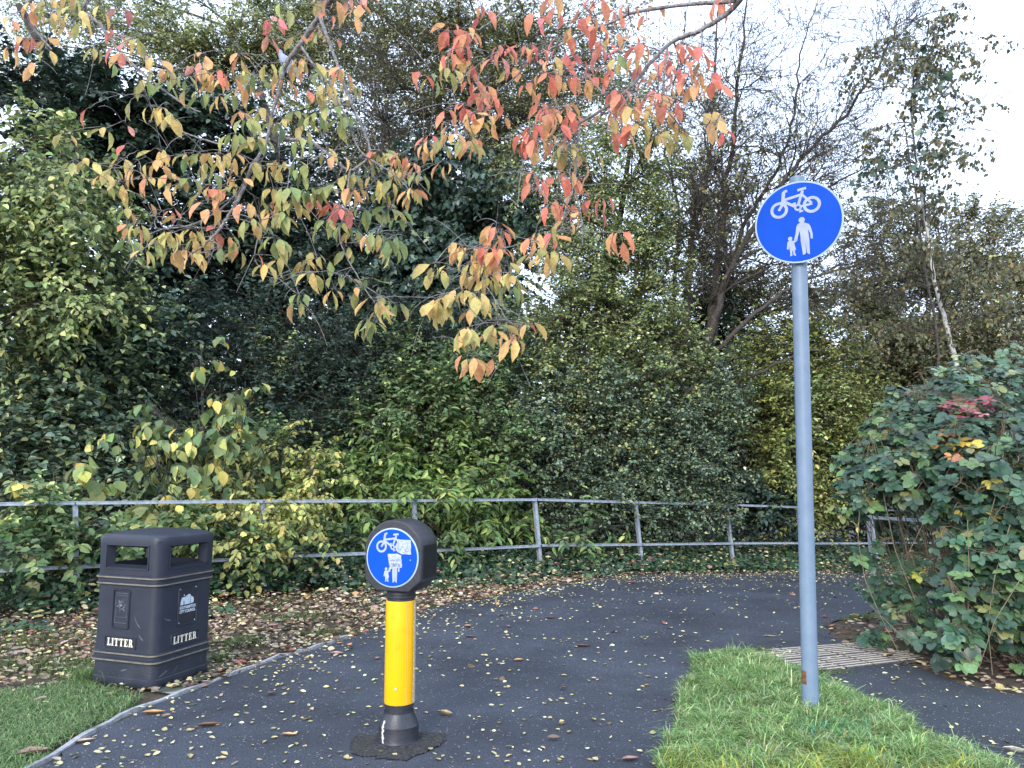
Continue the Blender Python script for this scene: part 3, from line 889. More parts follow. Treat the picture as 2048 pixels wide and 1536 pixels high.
for x, y, a, b in ((.040, .034, .002, .006), (.052, .040, .002, .007), (.062, .036, .002, .006), (.050, .022, .0015, .005), (.066, .020, .0015, .006), (.014, .030, .002, .005)):
    mb.poly([(x, y), (x + a, y), (x + a, y + b), (x, y + b)], .0006, .0009, Ml)
split_loose(mb.build("logo_detail", M_INK, pq))
def text(s, size, M, mat, parent, name, ext=.0004, off=.0, sx=1.0):
    cu = bpy.data.curves.new(name, 'FONT'); cu.body = s; cu.size = size; cu.extrude = ext; cu.offset = off; cu.align_x = 'LEFT'
    ob = bpy.data.objects.new(name, cu); cu.materials.append(mat); link(ob, parent); me_ = ob.to_mesh().copy(); me_.transform(M @ Matrix.Diagonal((sx, 1, 1, 1))); bpy.data.objects.remove(ob); return link(bpy.data.objects.new(name, me_), parent)
text("SOUTHAMPTON", .0225, Mf @ Matrix.Translation((-.056, .401, .0028)), M_LOGO, pq, "council_lettering", off=.0008, sx=.80)
text("CITY COUNCIL", .0225, Mf @ Matrix.Translation((-.056, .379, .0028)), M_LOGO, pq, "council_lettering", off=.0008, sx=.86)
# scuffs
M_SCUF = noise_mat("plastic_scuff", (.06, .065, .085), (.12, .125, .15), 90, .7)
mb = MB()
for f_, c, l, a, cv in ((0, (.095, .35), .085, -52, .3), (0, (.13, .27), .05, -40, .2), (1, (-.15, .36), .06, -18, .3), (1, (-.06, .075), .05, 50, 0), (1, (-.16, .07), .07, 20, 0), (0, (.02, .09), .05, 15, 0), (1, (.15, .09), .04, 70, 0)):
    Mf_ = face(f_); pts = []; n_ = 8
    for k in range(n_ + 1):
        t_ = k / n_ - .5; an = math.radians(a); u = t_ * l; v = cv * l * (t_ * t_)
        pts.append((c[0] + u * math.cos(an) - v * math.sin(an), c[1] + u * math.sin(an) + v * math.cos(an), .004 * (1 - 4 * t_ * t_) ** .5 if abs(t_) < .5 else 0.0))
    up = [(x, y + h_) for x, y, h_ in pts]; lo_ = [(x, y - h_) for x, y, h_ in pts[1:-1]]
    z_ = .0004 if c[1] > .13 else .0006
    mb.poly(up + lo_[::-1], 0, z_, Mf_)
split_loose(mb.build("scuff", M_SCUF, bn))
# crumpled wrapper on the liner
mb = MB()
M_PAPER = noise_mat("wrapper", (.45, .47, .5), (.7, .72, .74), 50, .5)

# ------------------------------------------------------------------ railings
RAILY = [(-60, 1010), (160, 1003), (532, 1000), (830, 999), (1070, 997), (1270, 1003), (1450, 1008), (1590, 1013), (1735, 1018), (1850, 1021), (2000, 1026)]
def railing(name, tops, gap, label, group=None, lean=-.085, foot=.55):
    root = empty(name, (tops[0][0], tops[0][1], float(g(tops[0][0], tops[0][1]))), label, "railing")
    O = Vector(root.location)
    tops = [Vector(t_) for t_ in tops]
    for i, t_ in enumerate(tops):
        d = (tops[min(i + 1, len(tops) - 1)] - tops[max(0, i - 1)]); d.z = 0; d.normalize()
        bt = t_ - Vector((0, 0, gap + foot)) + Vector((-lean * (gap + foot), 0, 0))
        q_ = Vector((0, 0, 1)).rotation_difference((t_ - bt).normalized()).to_matrix() @ Matrix.Rotation(math.atan2(d.y, d.x), 3, 'Z')
        mb = MB(); c = (t_ + bt) / 2 - O; Ln = (t_ - bt).length + .01
        mb.box(c, (.042, .007, Ln), q_, .001)
        mb.box(c + q_ @ Vector((-.0195, .0235, 0)), (.006, .040, Ln - .004), q_, .001)
        mb.box(c + q_ @ Vector((.004, -.006, gap / 2 + foot / 2 - .05)), (.012, .008, .012), q_)
        mb.box(c + q_ @ Vector((.004, -.006, -gap / 2 + foot / 2)), (.012, .008, .012), q_)
        mb.build("post", M_GREYD, root)
    for a, b in zip(tops, tops[1:]):
        for k, dz in enumerate((0, -gap)):
            A_, B_ = a + Vector((-lean * -dz * 0, 0, dz)), b + Vector((0, 0, dz))
            if k: A_.x += lean * -gap * 1; B_.x += lean * -gap * 1; A_.z += random.uniform(-.006, .006)
            d = (B_ - A_); L_ = d.length; q_ = d.to_track_quat('X', 'Z').to_matrix()
            mb = MB(); mb.box((A_ + B_) / 2 - O + q_ @ Vector((0, -.028, 0)), (L_ - .008, .034, .006), q_, .001)
            mb.box((A_ + B_) / 2 - O + q_ @ Vector((0, -.044, -.0165)), (L_ - .012, .006, .022), q_, .001)
            mb.build("top_rail" if not k else "lower_rail", M_GREYD, root)
    return root
def interp(px):
    xs = [p[0] for p in RAILY]; ys = [p[1] for p in RAILY]; return float(np.interp(px, xs, ys))
tops = []
for x, y in POST:
    px = 1024 + x / y * FPX; p = W(px, interp(px), y); px = 1024 + (px - 1024) / (p[1] / ((y * CP + (p[2] - CAM_H) * SP))); p = W(px, interp(px), y); tops.append((x, y, p[2]))
railing("railing", tops, .56, "long low grey metal railing running along the foot of the hedge")
p0, p1, p2 = W(1735, 1032, 8.7), W(1872, 1040, 7.9), W(2080, 1050, 7.3)
railing("railing", [tuple(p0), tuple(p1), tuple(p2)], .70, "short grey railing half hidden under the bramble bush", foot=.25, lean=-.03)
# ------------------------------------------------------------------ vegetation
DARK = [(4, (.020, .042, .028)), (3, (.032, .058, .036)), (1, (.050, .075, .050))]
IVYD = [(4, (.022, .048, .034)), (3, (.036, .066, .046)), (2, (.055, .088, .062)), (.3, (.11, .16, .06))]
BLUEG = [(4, (.062, .108, .070)), (3, (.095, .15, .095)), (2, (.14, .20, .11)), (1.8, (.25, .28, .11))]
MID = [(4, (.065, .12, .045)), (3, (.10, .165, .06)), (1.5, (.16, .22, .08)), (1, (.28, .31, .10))]
YG = [(3, (.15, .21, .075)), (3, (.23, .28, .10)), (2, (.36, .38, .13)), (2, (.085, .13, .06))]
YEL = [(3, (.34, .34, .09)), (3, (.25, .28, .075)), (1.5, (.44, .38, .10)), (2, (.12, .17, .05))]
BRIGHT = [(3, (.11, .19, .045)), (3, (.17, .25, .06)), (1, (.28, .32, .08)), (2, (.065, .12, .04))]
OLIVE = [(3, (.16, .175, .08)), (2, (.25, .24, .10)), (3, (.11, .13, .075)), (1, (.20, .15, .09)), (1.4, (.34, .32, .12))]
BIRCHL = [(3, (.11, .12, .07)), (2, (.17, .15, .08)), (2, (.09, .11, .06)), (1, (.24, .19, .08))]

LIFT = 1.6
KS = 1.25          # the hedge stands a quarter farther off than its measured depths
def Wk(px, py, D): return W(px, py, D * KS)
def plant(name, label, cat, base, clumps, pal, leaf=(.06, .035), tmpl=T6, lp=9, tl=.36, trunk=(), r0=.05, bark=M_BARKD, mat=None, droop=.15, out=.5, spread=.8, up=.25, nstems=0, group=None, lmat=None, crown="foliage", wood="branches", bl=1.0, shell=.42, flat=1.0, tr=.0028):
    mat = lmat or M_LEAF
    leaf = (leaf[0] * KS, leaf[1] * KS); tl *= KS; r0 *= KS; tr *= KS
    bx, by = base[0] * KS, base[1] * KS; bz = float(g(bx, by)) - .05
    root = empty(name, (bx, by, bz + .05), label, cat, group)
    O = np.array([bx, by, bz + .05])
    # trunk polyline
    tp = [np.array([bx, by, bz])] + [Wk(*t_[:3]) for t_ in trunk]
    n = len(tp)
    if n > 1:
        K = 6; P = []; 
        for a, b in zip(tp, tp[1:]):
            for k in range(K): P.append(a + (b - a) * k / K)
        P.append(tp[-1]); P = np.array(P)
        wob = np.cumsum(R.normal(0, .012, P.shape), 0) * (np.linspace(0, 1, len(P))[:, None] * (1 - np.linspace(0, 1, len(P))[:, None]) * 3 + .1)
        P = P + wob
        rad = r0 * (1 - .72 * np.linspace(0, 1, len(P)) ** .9) * (1 + .05 * R.normal(0, 1, len(P)))
        rad[0] *= 1.25
        V, F = tubes(P[None], rad[None], 10)
        fast("trunk", V, F, bark, root, smooth=True, local=O)
    else:
        P = np.array(tp); rad = np.array([r0])
    limbs, brs, lv = [], [], []
    for ci, c_ in enumerate(clumps):
        px, py, D, rx, ry, rz, nl = c_[:7]
        cpal = c_[7] if len(c_) > 7 else pal
        c = Wk(px, py, D); rr = np.array([rx, ry, rz]) * KS
        # attach to the trunk
        if len(P) > 1:
            dd = np.linalg.norm(P - c, axis=1) + np.maximum(0, P[:, 2] - c[2] + .3) * 3
            k = int(np.argmin(dd)); a = P[k]; ra = rad[k] * .55
        else:
            a = tp[0] + np.array([R.normal(0, .15), R.normal(0, .12), 0]); ra = r0 * .6
        ln = np.linalg.norm(c - a)
        ctl = (a + c) / 2 + np.array([R.normal(0, .1), R.normal(0, .1), .12]) * ln
        L_ = bez(a[None], ctl[None], c[None], 9)
        lr = (ra * (1 - .75 * np.linspace(0, 1, 9)))[None]
        limbs.append(tubes(L_, lr, 6))
        ntw = max(4, int(nl / lp)); nb = max(5, int(ntw / 9))
        t0 = R.random(nb) * .55 + .45
        i0 = (t0 * 8).astype(int); st = L_[0, i0]
        e = c + inball(nb, rr, shell)
        cb = (st + e) / 2 + (e - c) * .15 + np.array([0, 0, .15]) * np.linalg.norm(e - st, axis=1, keepdims=True)
        Bp = bez(st, cb, e, 7)
        br = (np.maximum(lr[0, i0] * .6, .006)[:, None] * (1 - .75 * np.linspace(0, 1, 7))[None])
        brs.append(tubes(Bp, np.maximum(br, .003), 4))
        # twigs
        bi = R.integers(0, nb, ntw); bt = R.integers(2, 7, ntw)
        s = Bp[bi, bt]; bd = norm(Bp[bi, bt] - Bp[bi, bt - 1])
        ow = norm(s - c)
        d = norm(bd * .5 + rdir(ntw) * spread + ow * out + np.array([0, 0, up]))
        tln = tl * R.uniform(.55, 1.3, ntw)
        e2 = s + d * tln[:, None]; e2[:, 2] -= droop * tln
        c2 = s + d * tln[:, None] * .5 + np.array([0, 0, .08]) * tln[:, None] + R.normal(0, .03, (ntw, 3))
        Tp = bez(s, c2, e2, 5)
        brs.append(tubes(Tp, np.maximum(tr * (1.3 - np.linspace(0, 1, 5) * .8), .001)[None].repeat(ntw, 0), 3))
        # leaves
        if nl > 0 and lp > 0:
            m = ntw * lp
            ti = np.repeat(np.arange(ntw), lp)
            tt = np.tile((np.arange(lp) + .5) / lp, ntw) * .9 + .12 + R.normal(0, .03, m); tt = np.clip(tt, 0, 1)
            f = tt * 4; k0 = np.minimum(f.astype(int), 3); fr = (f - k0)[:, None]
            pos = Tp[ti, k0] * (1 - fr) + Tp[ti, k0 + 1] * fr
            td = norm(Tp[ti, k0 + 1] - Tp[ti, k0])
            sgn = np.where(np.arange(m) % 2 == 0, 1., -1.)[:, None]
            sd_ = norm(np.cross(td, np.array([0, 0, 1.])) + 1e-6) * sgn
            A = norm(td * .6 + sd_ * .9 + R.normal(0, .38, (m, 3)) + np.array([0, 0, -droop * 1.6]))
            N_ = norm(np.array([0, -.25, flat]) + R.normal(0, .42, (m, 3)))
            ll = leaf[0] * R.uniform(.6, 1.25, m); lw = leaf[1] * R.uniform(.75, 1.2, m) * (ll / leaf[0]) ** .6
            base_c = palette(m, cpal) * LIFT; base_c = base_c * .92 + base_c.mean(1, keepdims=True) * .08
            tint = np.exp(R.normal(0, .18, (ntw, 1)))[ti]
            lv.append(leaves(pos + A * .006, A, N_, ll, lw, np.clip(base_c * tint, .004, .8), tmpl))
    V, F, _ = merge(limbs + brs)
    fast(wood, V, F, bark, root, smooth=True, local=O)
    if lv:
        V, F, C = merge(lv)
        fast(crown, V, F, mat, root, col=C, local=O)
    return root

LIFT = 1.35
# --- trees and shrubs beyond the railing, left to right
plant("hazel_tree", "light yellow-green leafy tree at the far left over the railing", "tree", (-5.4, 7.6),
      [(40, 300, 7.4, .75, .7, .50, 1900), (130, 400, 7.2, .75, .6, .40, 1900), (50, 520, 7.0, .8, .6, .42, 2000), (190, 480, 7.3, .5, .5, .3, 900), (-90, 430, 7.2, .7, .7, .9, 1800), (170, 620, 7.0, .5, .5, .28, 850), (30, 640, 6.9, .6, .5, .3, 1000), (230, 590, 7.4, .4, .4, .25, 500), (-40, 560, 7.9, .8, .7, .8, 2200, BLUEG), (100, 480, 8.0, .8, .6, .6, 2200, IVYD), (160, 590, 8.0, .7, .5, .5, 1800, IVYD)],
      YG, (.074, .050), T6, trunk=((-120, 700, 7.6), (-60, 400, 7.7), (0, 200, 7.8)), r0=.07, droop=.3, up=.05, tl=.42, out=.7, shell=.6)
plant("ivy_clad_tree", "dark ivy-covered tree rising at the upper left", "tree", (-5.2, 9.8),
      [(90, 190, 9.4, .8, .7, .6, 3600), (220, 230, 9.2, .8, .7, .6, 4200), (330, 250, 9.5, .8, .7, .6, 3200), (130, 330, 9.4, .9, .7, .5, 3200), (300, 380, 9.5, .9, .7, .6, 3400), (430, 260, 9.6, .6, .6, .6, 1800)],
      DARK, (.085, .070), T6, trunk=((240, 700, 9.9), (220, 450, 9.9), (170, 200, 9.8), (95, 90, 9.7), (40, 10, 9.6)), r0=.16, bark=M_BARKD, lmat=M_LEAFG, tl=.3)
plant("ivy_clad_tree", "dark ivy-covered tree behind the yellow drooping cherry leaves", "tree", (-3.3, 10.6),
      [(480, 330, 10.3, .8, .7, .7, 2400), (400, 480, 10.1, .9, .8, .7, 3600), (560, 450, 10.2, .9, .7, .7, 3400), (640, 360, 10.5, .7, .6, .6, 1500), (470, 600, 10.0, 1.0, .8, .6, 4200), (640, 560, 10.0, .9, .8, .6, 3200), (300, 560, 9.8, .9, .7, .7, 3400), (730, 470, 10.3, .6, .6, .6, 1500)],
      DARK, (.085, .065), T6, trunk=((560, 720, 10.6), (585, 540, 10.6), (560, 330, 10.6), (520, 180, 10.7)), r0=.14, lmat=M_LEAFG, tl=.32)
plant("maple_tree", "dark blue-green leafy tree at centre behind the orange cherry leaves", "tree", (-.9, 10.8),
      [(900, 350, 10.4, .75, .7, .55, 3000), (960, 440, 10.2, .8, .7, .55, 3600), (830, 460, 10.3, .75, .7, .6, 3400), (880, 560, 10.0, .9, .7, .6, 4200), (770, 560, 10.1, .7, .7, .6, 2600), (980, 560, 10.2, .6, .6, .5, 2000), (790, 370, 10.5, .5, .5, .5, 1200), (930, 660, 9.9, .8, .6, .5, 2600)],
      IVYD, (.095, .080), TIV, trunk=((880, 760, 10.8), (890, 500, 10.8), (880, 330, 10.8)), r0=.12, lmat=M_LEAFG, droop=.45, up=0, flat=.8)
plant("ash_tree", "tall pale yellow-green tree filling the top left against the sky", "tree", (-5.6, 13.2),
      [(210, 60, 12.8, 1.0, .8, .6, 2400), (330, 90, 12.6, .9, .8, .7, 3600), (450, 120, 12.6, 1.0, .8, .7, 5000), (560, 90, 12.7, 1.0, .8, .7, 5000), (660, 130, 12.8, .9, .8, .8, 4200), (700, 30, 12.9, .9, .8, .6, 3200), (560, -40, 13, 1.4, 1, .6, 3200), (340, -30, 13, 1.2, 1, .5, 1500), (90, 120, 13, .9, .9, .7, 1800), (30, 30, 13, .9, .9, .6, 1500), (160, -20, 13, .9, .9, .5, 1300), (640, 230, 12.8, .8, .8, .5, 1800), (390, 200, 12.8, .8, .7, .5, 1600)],
      [(3, (.21, .25, .10)), (3, (.30, .33, .14)), (2, (.40, .40, .17)), (2, (.11, .15, .07))], (.075, .040), T4, trunk=((400, 700, 13.2), (420, 300, 13.1), (470, 60, 13)), r0=.15, tl=.4, up=.35)
plant("willow_tree", "sparse olive-leaved tree with fine twigs at the top centre", "tree", (-.6, 12.8),
      [(780, 90, 12.4, .9, .8, .8, 2800), (880, 60, 12.4, .9, .8, .8, 3000), (930, 190, 12.2, .8, .8, .7, 3200), (1010, 90, 12.3, .9, .8, .8, 2600), (800, 230, 12.5, .7, .7, .7, 1500), (1060, 230, 12.3, .8, .8, .6, 2600), (1120, 60, 12.4, .9, .8, .7, 1700), (900, -60, 12.5, 1.4, 1, .6, 2200), (1230, 120, 12.5, .8, .8, .8, 1500), (1180, 250, 12.3, .7, .8, .6, 1700), (760, 330, 12.4, .5, .5, .5, 800), (1000, 330, 12.2, .8, .6, .5, 2200)],
      [(3, (.15, .17, .05)), (3, (.22, .22, .07)), (2, (.09, .12, .05)), (1, (.3, .28, .09))], (.068, .030), T4, trunk=((960, 700, 12.8), (980, 400, 12.7), (1000, 230, 12.6), (960, 60, 12.6)), r0=.12, tl=.48, up=.5, lp=7, tr=.0042)
plant("thorn_tree", "dark bare-twigged tree left of the sky gap at top centre", "tree", (-1.9, 12.2),
      [(740, 180, 11.8, .5, .5, .8, 300), (790, 260, 11.8, .6, .6, .7, 500), (720, 320, 11.8, .5, .5, .5, 400), (820, 150, 11.9, .5, .5, .7, 300), (700, 60, 12, .6, .5, .6, 300)],
      OLIVE, (.05, .03), T4, trunk=((790, 520, 12.2), (760, 340, 12.1), (775, 200, 12.1)), r0=.08, tl=.55, up=.7, lp=3, tr=.0045, spread=.55)
plant("hawthorn_tree", "green and yellow small-leaved hawthorn right of centre", "tree", (1.4, 10.2),
      [(1110, 420, 9.9, .7, .7, .6, 4800), (1200, 360, 9.9, .7, .7, .6, 4200), (1290, 330, 10, .6, .6, .7, 3000), (1180, 520, 9.7, .8, .7, .6, 6400), (1280, 480, 9.8, .6, .6, .6, 4000), (1130, 640, 9.5, .8, .7, .6, 6400), (1250, 640, 9.5, .7, .6, .6, 5600), (1330, 560, 9.7, .5, .5, .6, 2600), (1340, 700, 9.5, .5, .5, .5, 3200), (1230, 250, 10, .7, .7, .5, 1800), (1140, 745, 9.1, .6, .5, .35, 3000), (1260, 735, 9.1, .6, .5, .35, 3000), (1360, 770, 9.3, .5, .5, .35, 2400), (1200, 850, 8.7, .6, .3, .3, 1200), (1060, 330, 10, .6, .6, .5, 1800)],
      [(3, (.13, .18, .06)), (3, (.22, .26, .09)), (2, (.075, .12, .055)), (2, (.38, .38, .14))], (.052, .034), T4, trunk=((1210, 760, 10.2), (1230, 500, 10.2), (1260, 300, 10.2)), r0=.10, tl=.34, lp=11)
plant("oak_tree", "distant olive-leaved tree closing the gaps behind the cherry branches", "tree", (-1.2, 14.4),
      [(740, 160, 14.2, .9, .8, .7, 2200), (820, 260, 14.2, .9, .8, .7, 2600), (880, 130, 14.3, .9, .8, .8, 2200), (960, 60, 14.3, 1.0, .8, .7, 2000), (1050, 150, 14.2, 1.0, .8, .8, 2400), (700, 320, 14.0, .9, .8, .7, 2600), (1000, 300, 14.0, 1.0, .8, .8, 3000), (600, 40, 14.4, 1.2, .8, .7, 2000), (1160, 200, 14.2, 1.0, .8, .8, 2000), (820, 400, 13.8, 1.0, .8, .7, 3000), (560, 300, 14.0, 1.0, .8, .8, 2600), (1250, 60, 14.4, .9, .8, .8, 1100), (1330, 200, 14.3, .9, .8, .8, 1200), (620, 520, 13.6, 1.0, .8, .7, 2600), (420, 430, 13.8, 1.0, .8, .8, 2400), (300, 540, 13.6, 1.0, .8, .7, 2000), (1080, 480, 13.6, 1.0, .8, .8, 2800), (760, 30, 14.4, .9, .8, .7, 1700)],
      [(3, (.13, .155, .075)), (2, (.19, .21, .09)), (2, (.085, .11, .06)), (1, (.27, .26, .12))], (.085, .045), T4, trunk=((880, 640, 14.4), (870, 350, 14.3), (880, 150, 14.3)), r0=.14, tl=.5, up=.4, lp=8)
# twiggy tree with several dark stems, right of centre
def stems_tree():
    root = empty("field_maple_tree", (3.25, 12.9, float(g(3.25, 12.9))), "bare twiggy tree with several dark leaning stems left of the tall sign", "tree")
    O = np.array(root.location)
    main = [[(1365, 760, 10.3), (1375, 600, 10.2), (1385, 450, 10.2), (1420, 330, 10.2), (1425, 240, 10.3), (1430, 120, 10.3), (1440, -20, 10.4)],
            [(1410, 760, 10.4), (1425, 600, 10.5), (1440, 500, 10.5), (1450, 380, 10.5), (1470, 260, 10.6), (1480, 120, 10.6), (1500, -30, 10.7)],
            [(1400, 760, 10.2), (1430, 620, 10.1), (1480, 500, 10.0), (1540, 400, 10.0), (1600, 320, 10.0), (1690, 230, 10.1), (1760, 130, 10.2), (1800, 40, 10.2)],
            [(1420, 700, 10.3), (1450, 560, 10.3), (1500, 430, 10.4), (1560, 330, 10.5), (1590, 220, 10.6), (1600, 100, 10.7), (1640, -10, 10.8)],
            [(1340, 700, 10.3), (1350, 560, 10.4), (1360, 420, 10.4), (1330, 300, 10.5), (1350, 150, 10.6), (1380, 0, 10.6)],
            [(1400, 760, 10.0), (1440, 690, 9.8), (1520, 620, 9.6), (1600, 560, 9.6), (1680, 540, 9.6), (1790, 500, 9.7)],
            [(1480, 500, 10.0), (1560, 440, 9.9), (1650, 380, 9.9), (1740, 330, 9.9), (1830, 290, 10)],
            [(1470, 770, 9.9), (1540, 735, 9.7), (1600, 705, 9.5), (1700, 695, 9.5)]]
    rads = [.055, .065, .052, .038, .032, .04, .022, .028]
    segs, tw, Pall, Rall, Dall = [], [], [], [], []
    for poly, r_ in zip(main, rads):
        r_ = r_ * KS
        p = np.array([Wk(*q_) for q_ in poly]); n = len(p) * 5
        t_ = np.linspace(0, len(p) - 1, n); k = np.minimum(t_.astype(int), len(p) - 2); f = (t_ - k)[:, None]
        q_ = p[k] * (1 - f) + p[k + 1] * f + R.normal(0, .018, (n, 3))
        rr = r_ * (1 - .85 * np.linspace(0, 1, n))
        segs.append(tubes(q_[None], rr[None], 9))
        Pall.append(q_); Rall.append(rr); Dall.append(norm(np.gradient(q_, axis=0)))
    V, F, _ = merge(segs); fast("trunk", V, F, M_BARKD, root, smooth=True, local=O)
    P = np.concatenate(Pall); Rr = np.concatenate(Rall); Dd = np.concatenate(Dall)
    ok = P[:, 2] > Wk(0, 620, 10)[2]
    P, Rr, Dd = P[ok], Rr[ok], Dd[ok]
    brs, tips, tdirs = [], [], []
    def level(P, Dd, Rr, n, ln, sp, up, K=7):
        i = R.integers(0, len(P), n)
        d = norm(Dd[i] * .7 + rdir(n) * sp + np.array([.22, 0, up]))
        L_ = ln * KS * R.uniform(.5, 1.4, n)
        pts = [P[i]]
        for k in range(K - 1):
            d = norm(d + R.normal(0, .26, (n, 3)) + np.array([.02, 0, .05])); pts.append(pts[-1] + d * (L_ / (K - 1))[:, None])
        B = np.stack(pts, 1)
        r0_ = np.maximum(Rr[i] * .45, .0034)
        brs.append(tubes(B, np.maximum(r0_[:, None] * (1 - .75 * np.linspace(0, 1, K))[None], .0036), 4))
        D2 = norm(np.diff(B, axis=1))
        return B[:, 1:].reshape(-1, 3), D2.reshape(-1, 3), np.repeat(r0_ * .6, K - 1)
    P1 = level(P, Dd, Rr, 170, 1.05, .85, .20)
    P2 = level(*P1, 1300, .60, .9, .12)
    P3 = level(*P2, 5200, .34, .95, .08, 5)
    V, F, _ = merge(brs); fast("branches", V, F, M_BARKD, root, smooth=True, local=O)
    nl = 9500; i = R.integers(0, len(P3[0]), nl); pos = P3[0][i]
    keep = R.random(nl) < np.clip((Wk(0, 80, 10)[2] - pos[:, 2] + .3) / 2.75, .04, 1) * np.clip((5.75 - pos[:, 0]) / 2.75, .12, 1)
    pos = pos[keep]; nl = len(pos)
    V, F, C = leaves(pos, rdir(nl) + np.array([0, 0, -.4]), rdir(nl) + np.array([0, 0, .8]), .072 * R.uniform(.6, 1.3, nl), .045 * R.uniform(.7, 1.2, nl), palette(nl, OLIVE + [(3, (.16, .18, .06))]), T6)
    fast("foliage", V, F, M_LEAF, root, col=C, local=O)
stems_tree()
plant("hazel_tree", "mixed green tree filling in behind the dark bare stems", "tree", (3.6, 12.0),
      [(1380, 470, 11.6, .7, .6, .6, 3200, BLUEG), (1470, 560, 11.5, .7, .6, .6, 3600), (1400, 640, 11.3, .8, .6, .5, 4200, BLUEG), (1540, 620, 11.4, .7, .6, .5, 3000), (1460, 400, 11.8, .6, .6, .6, 1100), (1570, 520, 11.6, .5, .5, .5, 1200), (1360, 330, 11.8, .6, .6, .6, 1600), (1450, 700, 11.2, .8, .6, .5, 3800, IVYD), (1440, 240, 12, .7, .6, .6, 700), (1650, 600, 11.6, .6, .6, .5, 1700), (1640, 480, 11.8, .6, .6, .5, 700)],
      OLIVE, (.062, .040), T4, trunk=((1470, 760, 12), (1450, 480, 11.9)), r0=.08, tl=.4, up=.3)
# birch
def birch():
    root = empty("birch_tree", (7.19, 11.5, float(g(7.19, 11.5))), "slim silver birch with white lower trunk right of the tall sign", "tree")
    O = np.array(root.location)
    poly = [(1945, 860, 9.2), (1915, 735, 9.2), (1893, 650, 9.2), (1868, 560, 9.2), (1852, 450, 9.25), (1835, 340, 9.3), (1822, 230, 9.3), (1835, 150, 9.3), (1850, 90, 9.3)]
    p = np.array([np.array([7.3, 11.5, -.6])] + [Wk(*q_) for q_ in poly]); n = 60
    t_ = np.linspace(0, len(p) - 1, n); k = np.minimum(t_.astype(int), len(p) - 2); f = (t_ - k)[:, None]
    q_ = p[k] * (1 - f) + p[k + 1] * f + R.normal(0, .006, (n, 3)); rr = .050 * (1 - .90 * np.linspace(0, 1, n) ** .8)
    V, F = tubes(q_[None], rr[None], 12); fast("trunk", V, F, M_BIRCH, root, smooth=True, local=O)
    brs = []
    i = R.integers(16, n - 1, 70); nb = len(i)
    d = norm(rdir(nb) * np.array([1, .8, .35]) + np.array([0, 0, .55])); L_ = 1.5 * R.uniform(.5, 1.2, nb) * (1 - .35 * (i / n))
    pts = [q_[i]]
    for k in range(8): d = norm(d + np.array([0, 0, -.10]) + R.normal(0, .06, (nb, 3))); pts.append(pts[-1] + d * (L_ / 8)[:, None])
    B = np.stack(pts, 1); brs.append(tubes(B, np.maximum(.011 * (1 - .8 * np.linspace(0, 1, 9)), .003)[None].repeat(nb, 0), 4))
    Q = B[:, 2:].reshape(-1, 3); Dq = norm(np.diff(B, axis=1))[:, 1:].reshape(-1, 3)
    m = 650; j = R.integers(0, len(Q), m); d = norm(Dq[j] * .6 + rdir(m) * .6 + np.array([0, 0, -.1])); ln = R.uniform(.2, .6, m); pts = [Q[j]]
    for k in range(5): d = norm(d + np.array([0, 0, -.16])); pts.append(pts[-1] + d * (ln / 5)[:, None])
    B2 = np.stack(pts, 1); brs.append(tubes(B2, np.full((m, 6), .0022), 3))
    V, F, _ = merge(brs); fast("branches", V, F, M_BARKD, root, smooth=True, local=O)
    nl = 6800; a = R.integers(0, m, nl); b = R.integers(1, 6, nl); pos = B2[a, b] + R.normal(0, .02, (nl, 3))
    V, F, C = leaves(pos, rdir(nl) * .6 + np.array([0, 0, -1]), rdir(nl) + np.array([0, -.5, .3]), .068 * R.uniform(.6, 1.2, nl), .050 * R.uniform(.8, 1.2, nl), palette(nl, BIRCHL), T6)
    fast("foliage", V, F, M_LEAF, root, col=C, local=O)
birch()
plant("poplar_sapling", "sapling of large dark leaves between the sign and the open sky", "tree", (4.6, 8.6),
      [(1790, 230, 8.4, .5, .5, .5, 36), (1860, 130, 8.4, .35, .4, .35, 22), (1890, 190, 8.4, .3, .4, .4, 22), (1750, 330, 8.4, .5, .4, .4, 26), (1840, 300, 8.4, .5, .5, .4, 22)],
      [(3, (.05, .085, .06)), (1, (.08, .12, .07))], (.085, .08), T10, trunk=((1880, 700, 8.6), (1840, 450, 8.5), (1810, 260, 8.5)), r0=.02, lp=5, tl=.3, droop=.5)
plant("sallow_tree", "olive-brown leafed tree behind the birch at right", "tree", (7.2, 12.6),
      [(1720, 470, 12.2, .7, .7, .7, 2300), (1780, 560, 12.0, .9, .7, .8, 5200), (1900, 560, 12.0, .9, .7, .7, 4600), (2000, 520, 12.2, .8, .7, .6, 4200), (1960, 660, 11.8, 1.0, .7, .6, 5600), (1760, 690, 11.8, .8, .7, .6, 5000), (2080, 620, 12, .9, .8, .9, 4800), (1700, 620, 12.0, .6, .6, .6, 3000), (1870, 700, 11.6, .8, .6, .5, 4000), (1960, 440, 12.4, .4, .5, .35, 800), (2050, 440, 12.4, .5, .5, .35, 1200), (1800, 400, 12.4, .6, .5, .5, 1100), (1890, 430, 12.4, .5, .5, .4, 900), (1720, 770, 11.6, .7, .5, .5, 3000), (1830, 770, 11.7, .7, .5, .5, 3000), (1930, 760, 11.7, .8, .5, .5, 3000), (2060, 730, 11.8, .8, .6, .6, 2600)],
      OLIVE, (.065, .040), T4, trunk=((1900, 820, 12.6), (1880, 560, 12.5)), r0=.10, tl=.4, up=.3, lp=9)
